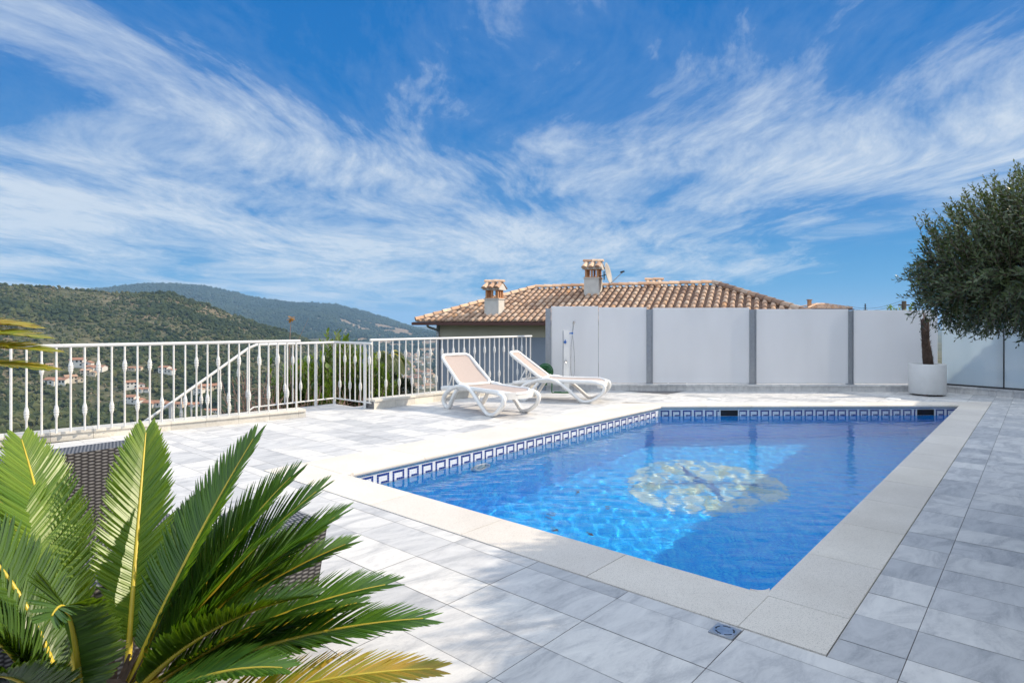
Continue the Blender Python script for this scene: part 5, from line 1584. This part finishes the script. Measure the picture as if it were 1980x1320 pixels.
# palm with drooping fronds beyond the right railing
pb = at(748, 700, 15.0); cbp = Vector((pb.x, pb.y, pb.z))
t = empty('palm_tree', (pb.x, pb.y, -3.0), 0, 'palm with arching dark fronds beyond the right railing', 'palm tree'); o_ = Vector((pb.x, pb.y, -3.0))
b = MB(); b.tube([(0, 0, 0), (0, 0, pb.z + 3.0)], [.22, .17], 12); b.build('trunk', M['fibre'], t)
r_ = random.Random(31)
for i in range(18):
    a = 2 * math.pi * i / 18 + r_.uniform(-.15, .15); L_ = r_.uniform(.45, .72); rise = r_.uniform(.15, .42)
    hd = Vector((math.cos(a), math.sin(a), 0)); tip = hd * L_ + Vector((0, 0, -.30 + rise * .3)); midp = hd * L_ * .5 + Vector((0, 0, rise + .25))
    P = [q_ + Vector((0, 0, pb.z + 3.0)) for q_ in bezier((0, 0, 0), midp, tip, 12)]
    mr, ml = MB(), MB(); frond(mr, ml, P, Vector((0, 0, 1)), width=.20, pairs=34, start=.14, vee=-.35, rnd=r_, rad=.016, wl=.011, tone=r_.uniform(.3, .7))
    f = mr.build('frond', M['rachis'] if i % 3 == 0 else M['palm_leaf'], t); ml.build('leaflets', M['palm_leaf'], f)
# dark clipped shrubs
for k, (u, v, Y, rad, lb) in enumerate(((757, 752, 14.2, .30, 'dark clipped round shrub beyond the right railing, left one of two'), (781, 757, 14.0, .24, 'smaller dark clipped round shrub beyond the right railing, right one of the pair'))):
    p = at(u, v, Y); t = empty('round_shrub', (p.x, p.y, p.z - 1.6), 0, lb, 'shrub', 'dark clipped shrubs'); r_ = random.Random(k)
    b = MB(); b.tube([(0, 0, 0), (0, 0, 1.6)], .04, 8); b.build('stem', M['bark'], t); b = MB()
    for i in range(2600):
        v_ = Vector((r_.gauss(0, 1), r_.gauss(0, 1), r_.gauss(0, 1))).normalized() * rad * r_.uniform(.7, 1.04); v_.z *= 1.25
        q0 = v_ + Vector((0, 0, 1.6)); d = (v_.normalized() + Vector((r_.uniform(-.8, .8), r_.uniform(-.8, .8), r_.uniform(-.8, .8)))).normalized() * .06; s = d.cross(Vector((.3, .2, 1))).normalized() * .014
        b.face([q0, q0 + d * .5 - s, q0 + d, q0 + d * .5 + s], tone=r_.random())
    b.build('crown', M['darkshrub'], t)
# pale bushy tree top behind the screen next to the pole
p = at(1735, 586, 40); leafy(Vector((p.x, p.y, -4.2)), p.z + 4.2, 60, .9, .35, 'oleander', 'yellow green tree top showing over the screen beside the utility pole', 'bushy_tree', 'tree', None, 90, .5, 40, .3)

# ================================================================== air
if True:
    zlo, zhi = float(tv[:, 2].min()) - 1.0, float(tv[:, 2].max()) + 22.0
    hb = MB(); hb.box((-16000, -16000, zlo), (32000, 0, 0), (0, 32000, 0), (0, 0, zhi - zlo))
    hm = bpy.data.materials.new('thin_haze'); hm.use_nodes = True; nt_ = hm.node_tree; nt_.nodes.clear()
    ou = nt_.nodes.new('ShaderNodeOutputMaterial'); pv = nt_.nodes.new('ShaderNodeVolumePrincipled')
    pv.inputs['Color'].default_value = (.42, .68, 1.0, 1); pv.inputs['Density'].default_value = HAZE; pv.inputs['Anisotropy'].default_value = .0
    nt_.links.new(pv.outputs[0], ou.inputs['Volume'])
    ho_ = hb.build('haze', hm); tag(ho_, None, None, None, 'stuff')

# ================================================================== sky, sun, camera
wd = bpy.data.worlds.new('World'); sc.world = wd; wd.use_nodes = True
wt = wd.node_tree; wt.nodes.clear()
class WN(NT):
    def __init__(s): s.t = wt; s.out = wt.nodes.new('ShaderNodeOutputWorld')
w = WN()
sky = w.n('ShaderNodeTexSky'); sky.sky_type = 'NISHITA'; sky.sun_disc = False
sky.sun_elevation = EL; sky.sun_rotation = R(90) - AZ; sky.altitude = 100; sky.air_density = 1.0; sky.dust_density = .3; sky.ozone_density = 2.0
dirv = w.coord('Generated')
sp = w.n('ShaderNodeSeparateXYZ'); w.l(dirv, sp.inputs[0])
grad = w.ramp(sp.outputs[2], [(0, (.15, .56, .95)), (.06, (.08, .47, .94)), (.16, (.015, .32, .84)), (.32, (.001, .245, .76)), (.55, (.001, .205, .70)), (1, (.01, .15, .52))])
gs = w.n('ShaderNodeVectorMath', operation='SCALE'); w.l(grad, gs.inputs[0]); gs.inputs['Scale'].default_value = SKY_VAL
hs_ = w.n('ShaderNodeMix', data_type='RGBA'); hs_.inputs[0].default_value = .97; w.l(sky.outputs[0], hs_.inputs[6]); w.l(gs.outputs[0], hs_.inputs[7])
zc = w.math('MAXIMUM', sp.outputs[2], .0)
px = w.math('DIVIDE', sp.outputs[0], w.math('ADD', zc, .07)); py = w.math('DIVIDE', sp.outputs[1], w.math('ADD', zc, .07))
cv_ = w.n('ShaderNodeCombineXYZ'); w.l(px, cv_.inputs[0]); w.l(py, cv_.inputs[1])
flat = cv_.outputs[0]
def vnoise(vec, scale, detail=3):
    nd = w.n('ShaderNodeTexNoise'); nd.inputs['Scale'].default_value = scale; nd.inputs['Detail'].default_value = detail
    w.l(vec, nd.inputs['Vector']); return nd.outputs['Color']
def vma(op, a, b):
    nd = w.n('ShaderNodeVectorMath', operation=op); w.l(a, nd.inputs[0])
    if isinstance(b, tuple): nd.inputs[1].default_value = b
    else: w.l(b, nd.inputs[1])
    return nd.outputs[0]
warp = vma('MULTIPLY', vma('SUBTRACT', vnoise(w.mapping(flat, (.55, .40, 1), (0, 0, 0), (WX, WY, 0)), .8, 2), (.5, .5, .5)), (CW1, CW1 * .8, 0))
f1 = vma('ADD', flat, warp)
warp2 = vma('MULTIPLY', vma('SUBTRACT', vnoise(f1, 2.2, 4), (.5, .5, .5)), (.20, .20, 0))
f2 = vma('ADD', f1, warp2)
st1 = w.noise(w.mapping(f2, (1.4, .70, 1), (0, 0, R(ROT)), (SX, SY, 0)), 1.0, 9, .58)
st2 = w.noise(w.mapping(f2, (4.6, 1.7, 1), (0, 0, R(ROT - 6)), (3.1, .7, 0)), 1.0, 9, .68)
st3 = w.noise(w.mapping(f1, (11.0, 4.2, 1), (0, 0, R(ROT - 12)), (1.1, 2.7, 0)), 1.0, 8, .7)
big = w.noise(w.mapping(flat, (.38, .38, 1), (0, 0, .4), (BX, BY, 0)), 1.0, 3, .5)
dens = w.math('ADD', w.math('ADD', w.math('MULTIPLY', st1, 1.0), w.math('MULTIPLY', st2, .42)), w.math('ADD', w.math('MULTIPLY', big, .9), w.math('MULTIPLY', st3, .20)))
el_ = sp.outputs[2]
cov = w.ramp(el_, [(.0, (.40,) * 3), (.04, (.66,) * 3), (.10, (.78,) * 3), (.18, (.70,) * 3), (.30, (.58,) * 3), (.40, (.53,) * 3), (.55, (.46,) * 3), (1.0, (.34,) * 3)])
# clear strip low on the right
rgt = w.math('MULTIPLY', w.math('MULTIPLY_ADD', sp.outputs[0], 2.6, -.25, clamp=True), w.math('MULTIPLY_ADD', el_, -9.0, 1.75, clamp=True))
cov = w.math('SUBTRACT', cov, w.math('MULTIPLY', rgt, .42))
over = w.ramp(el_, [(.0, (.0,) * 3), (.52, (0,) * 3), (.80, (1,) * 3)])  # unseen sky overhead and behind the camera, brightened as added fill light
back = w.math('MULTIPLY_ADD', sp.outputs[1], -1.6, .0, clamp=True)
fill_glow = w.math('MAXIMUM', over, back)
crisp = w.math('MULTIPLY_ADD', w.math('ADD', dens, cov), CM, CA, clamp=True)
veil = w.math('MULTIPLY_ADD', w.math('ADD', w.math('ADD', w.math('MULTIPLY', st1, .7), w.math('MULTIPLY', big, .6)), w.math('ADD', w.math('MULTIPLY', st3, .35), cov)), 1.5, VA, clamp=True)
fib = w.math('MULTIPLY_ADD', st3, 2.4, -.55, clamp=True)
crisp = w.math('MULTIPLY', crisp, w.math('MULTIPLY_ADD', fib, .45, .66))
mask = w.math('SUBTRACT', 1.0, w.math('MULTIPLY', w.math('SUBTRACT', 1.0, crisp, clamp=True), w.math('SUBTRACT', 1.0, w.math('MULTIPLY', veil, .42))))
mask = w.math('MAXIMUM', w.math('SMOOTH_MIN', mask, .96, .15), w.math('MULTIPLY', fill_glow, .8))
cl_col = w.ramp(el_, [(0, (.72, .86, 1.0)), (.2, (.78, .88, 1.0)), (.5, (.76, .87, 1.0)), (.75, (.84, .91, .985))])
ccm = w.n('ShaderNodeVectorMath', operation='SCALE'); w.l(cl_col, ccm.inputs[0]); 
w.l(w.math('MULTIPLY_ADD', fill_glow, CLOUD * OVER_FILL, CLOUD), ccm.inputs['Scale'])
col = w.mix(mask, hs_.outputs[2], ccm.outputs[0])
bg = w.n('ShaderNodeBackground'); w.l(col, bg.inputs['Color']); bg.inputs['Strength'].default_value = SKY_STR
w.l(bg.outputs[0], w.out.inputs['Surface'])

sl_ = bpy.data.lights.new('sun', 'SUN'); sl_.energy = SUN_STR; sl_.angle = R(.53); sl_.color = (1.0, .86, .67)
so_ = bpy.data.objects.new('sun', sl_); COL.objects.link(so_); so_.rotation_euler = (-SUN).to_track_quat('-Z', 'Y').to_euler(); so_.location = (20, 5, 30)
sl_.cycles.is_caustics_light = True

cam = bpy.data.cameras.new('camera'); cam.sensor_width = 36; cam.lens = 36 * F_PX / 1980; cam.shift_y = -(660 - HZ) / 1980
cam.clip_start = .05; cam.clip_end = 40000
cmo = bpy.data.objects.new('camera', cam); COL.objects.link(cmo); cmo.location = (0, 0, CAM_H); cmo.rotation_euler = (R(90), 0, 0); sc.camera = cmo

vs_ = sc.view_settings; sc.display_settings.display_device = 'sRGB'
vs_.view_transform = 'Standard'; vs_.look = 'None'; vs_.exposure = EXPO; vs_.gamma = 1.0; vs_.use_curve_mapping = False
cy = sc.cycles
cy.use_denoising = True; cy.denoiser = 'OPENIMAGEDENOISE'; cy.denoising_input_passes = 'RGB_ALBEDO_NORMAL'; cy.denoising_prefilter = 'ACCURATE'
cy.max_bounces = 10; cy.diffuse_bounces = 4; cy.glossy_bounces = 5; cy.transmission_bounces = 8; cy.volume_bounces = 0; cy.transparent_max_bounces = 8
cy.caustics_refractive = True; cy.caustics_reflective = False
cy.sample_clamp_indirect = 6.0; cy.use_adaptive_sampling = True; cy.adaptive_threshold = .012
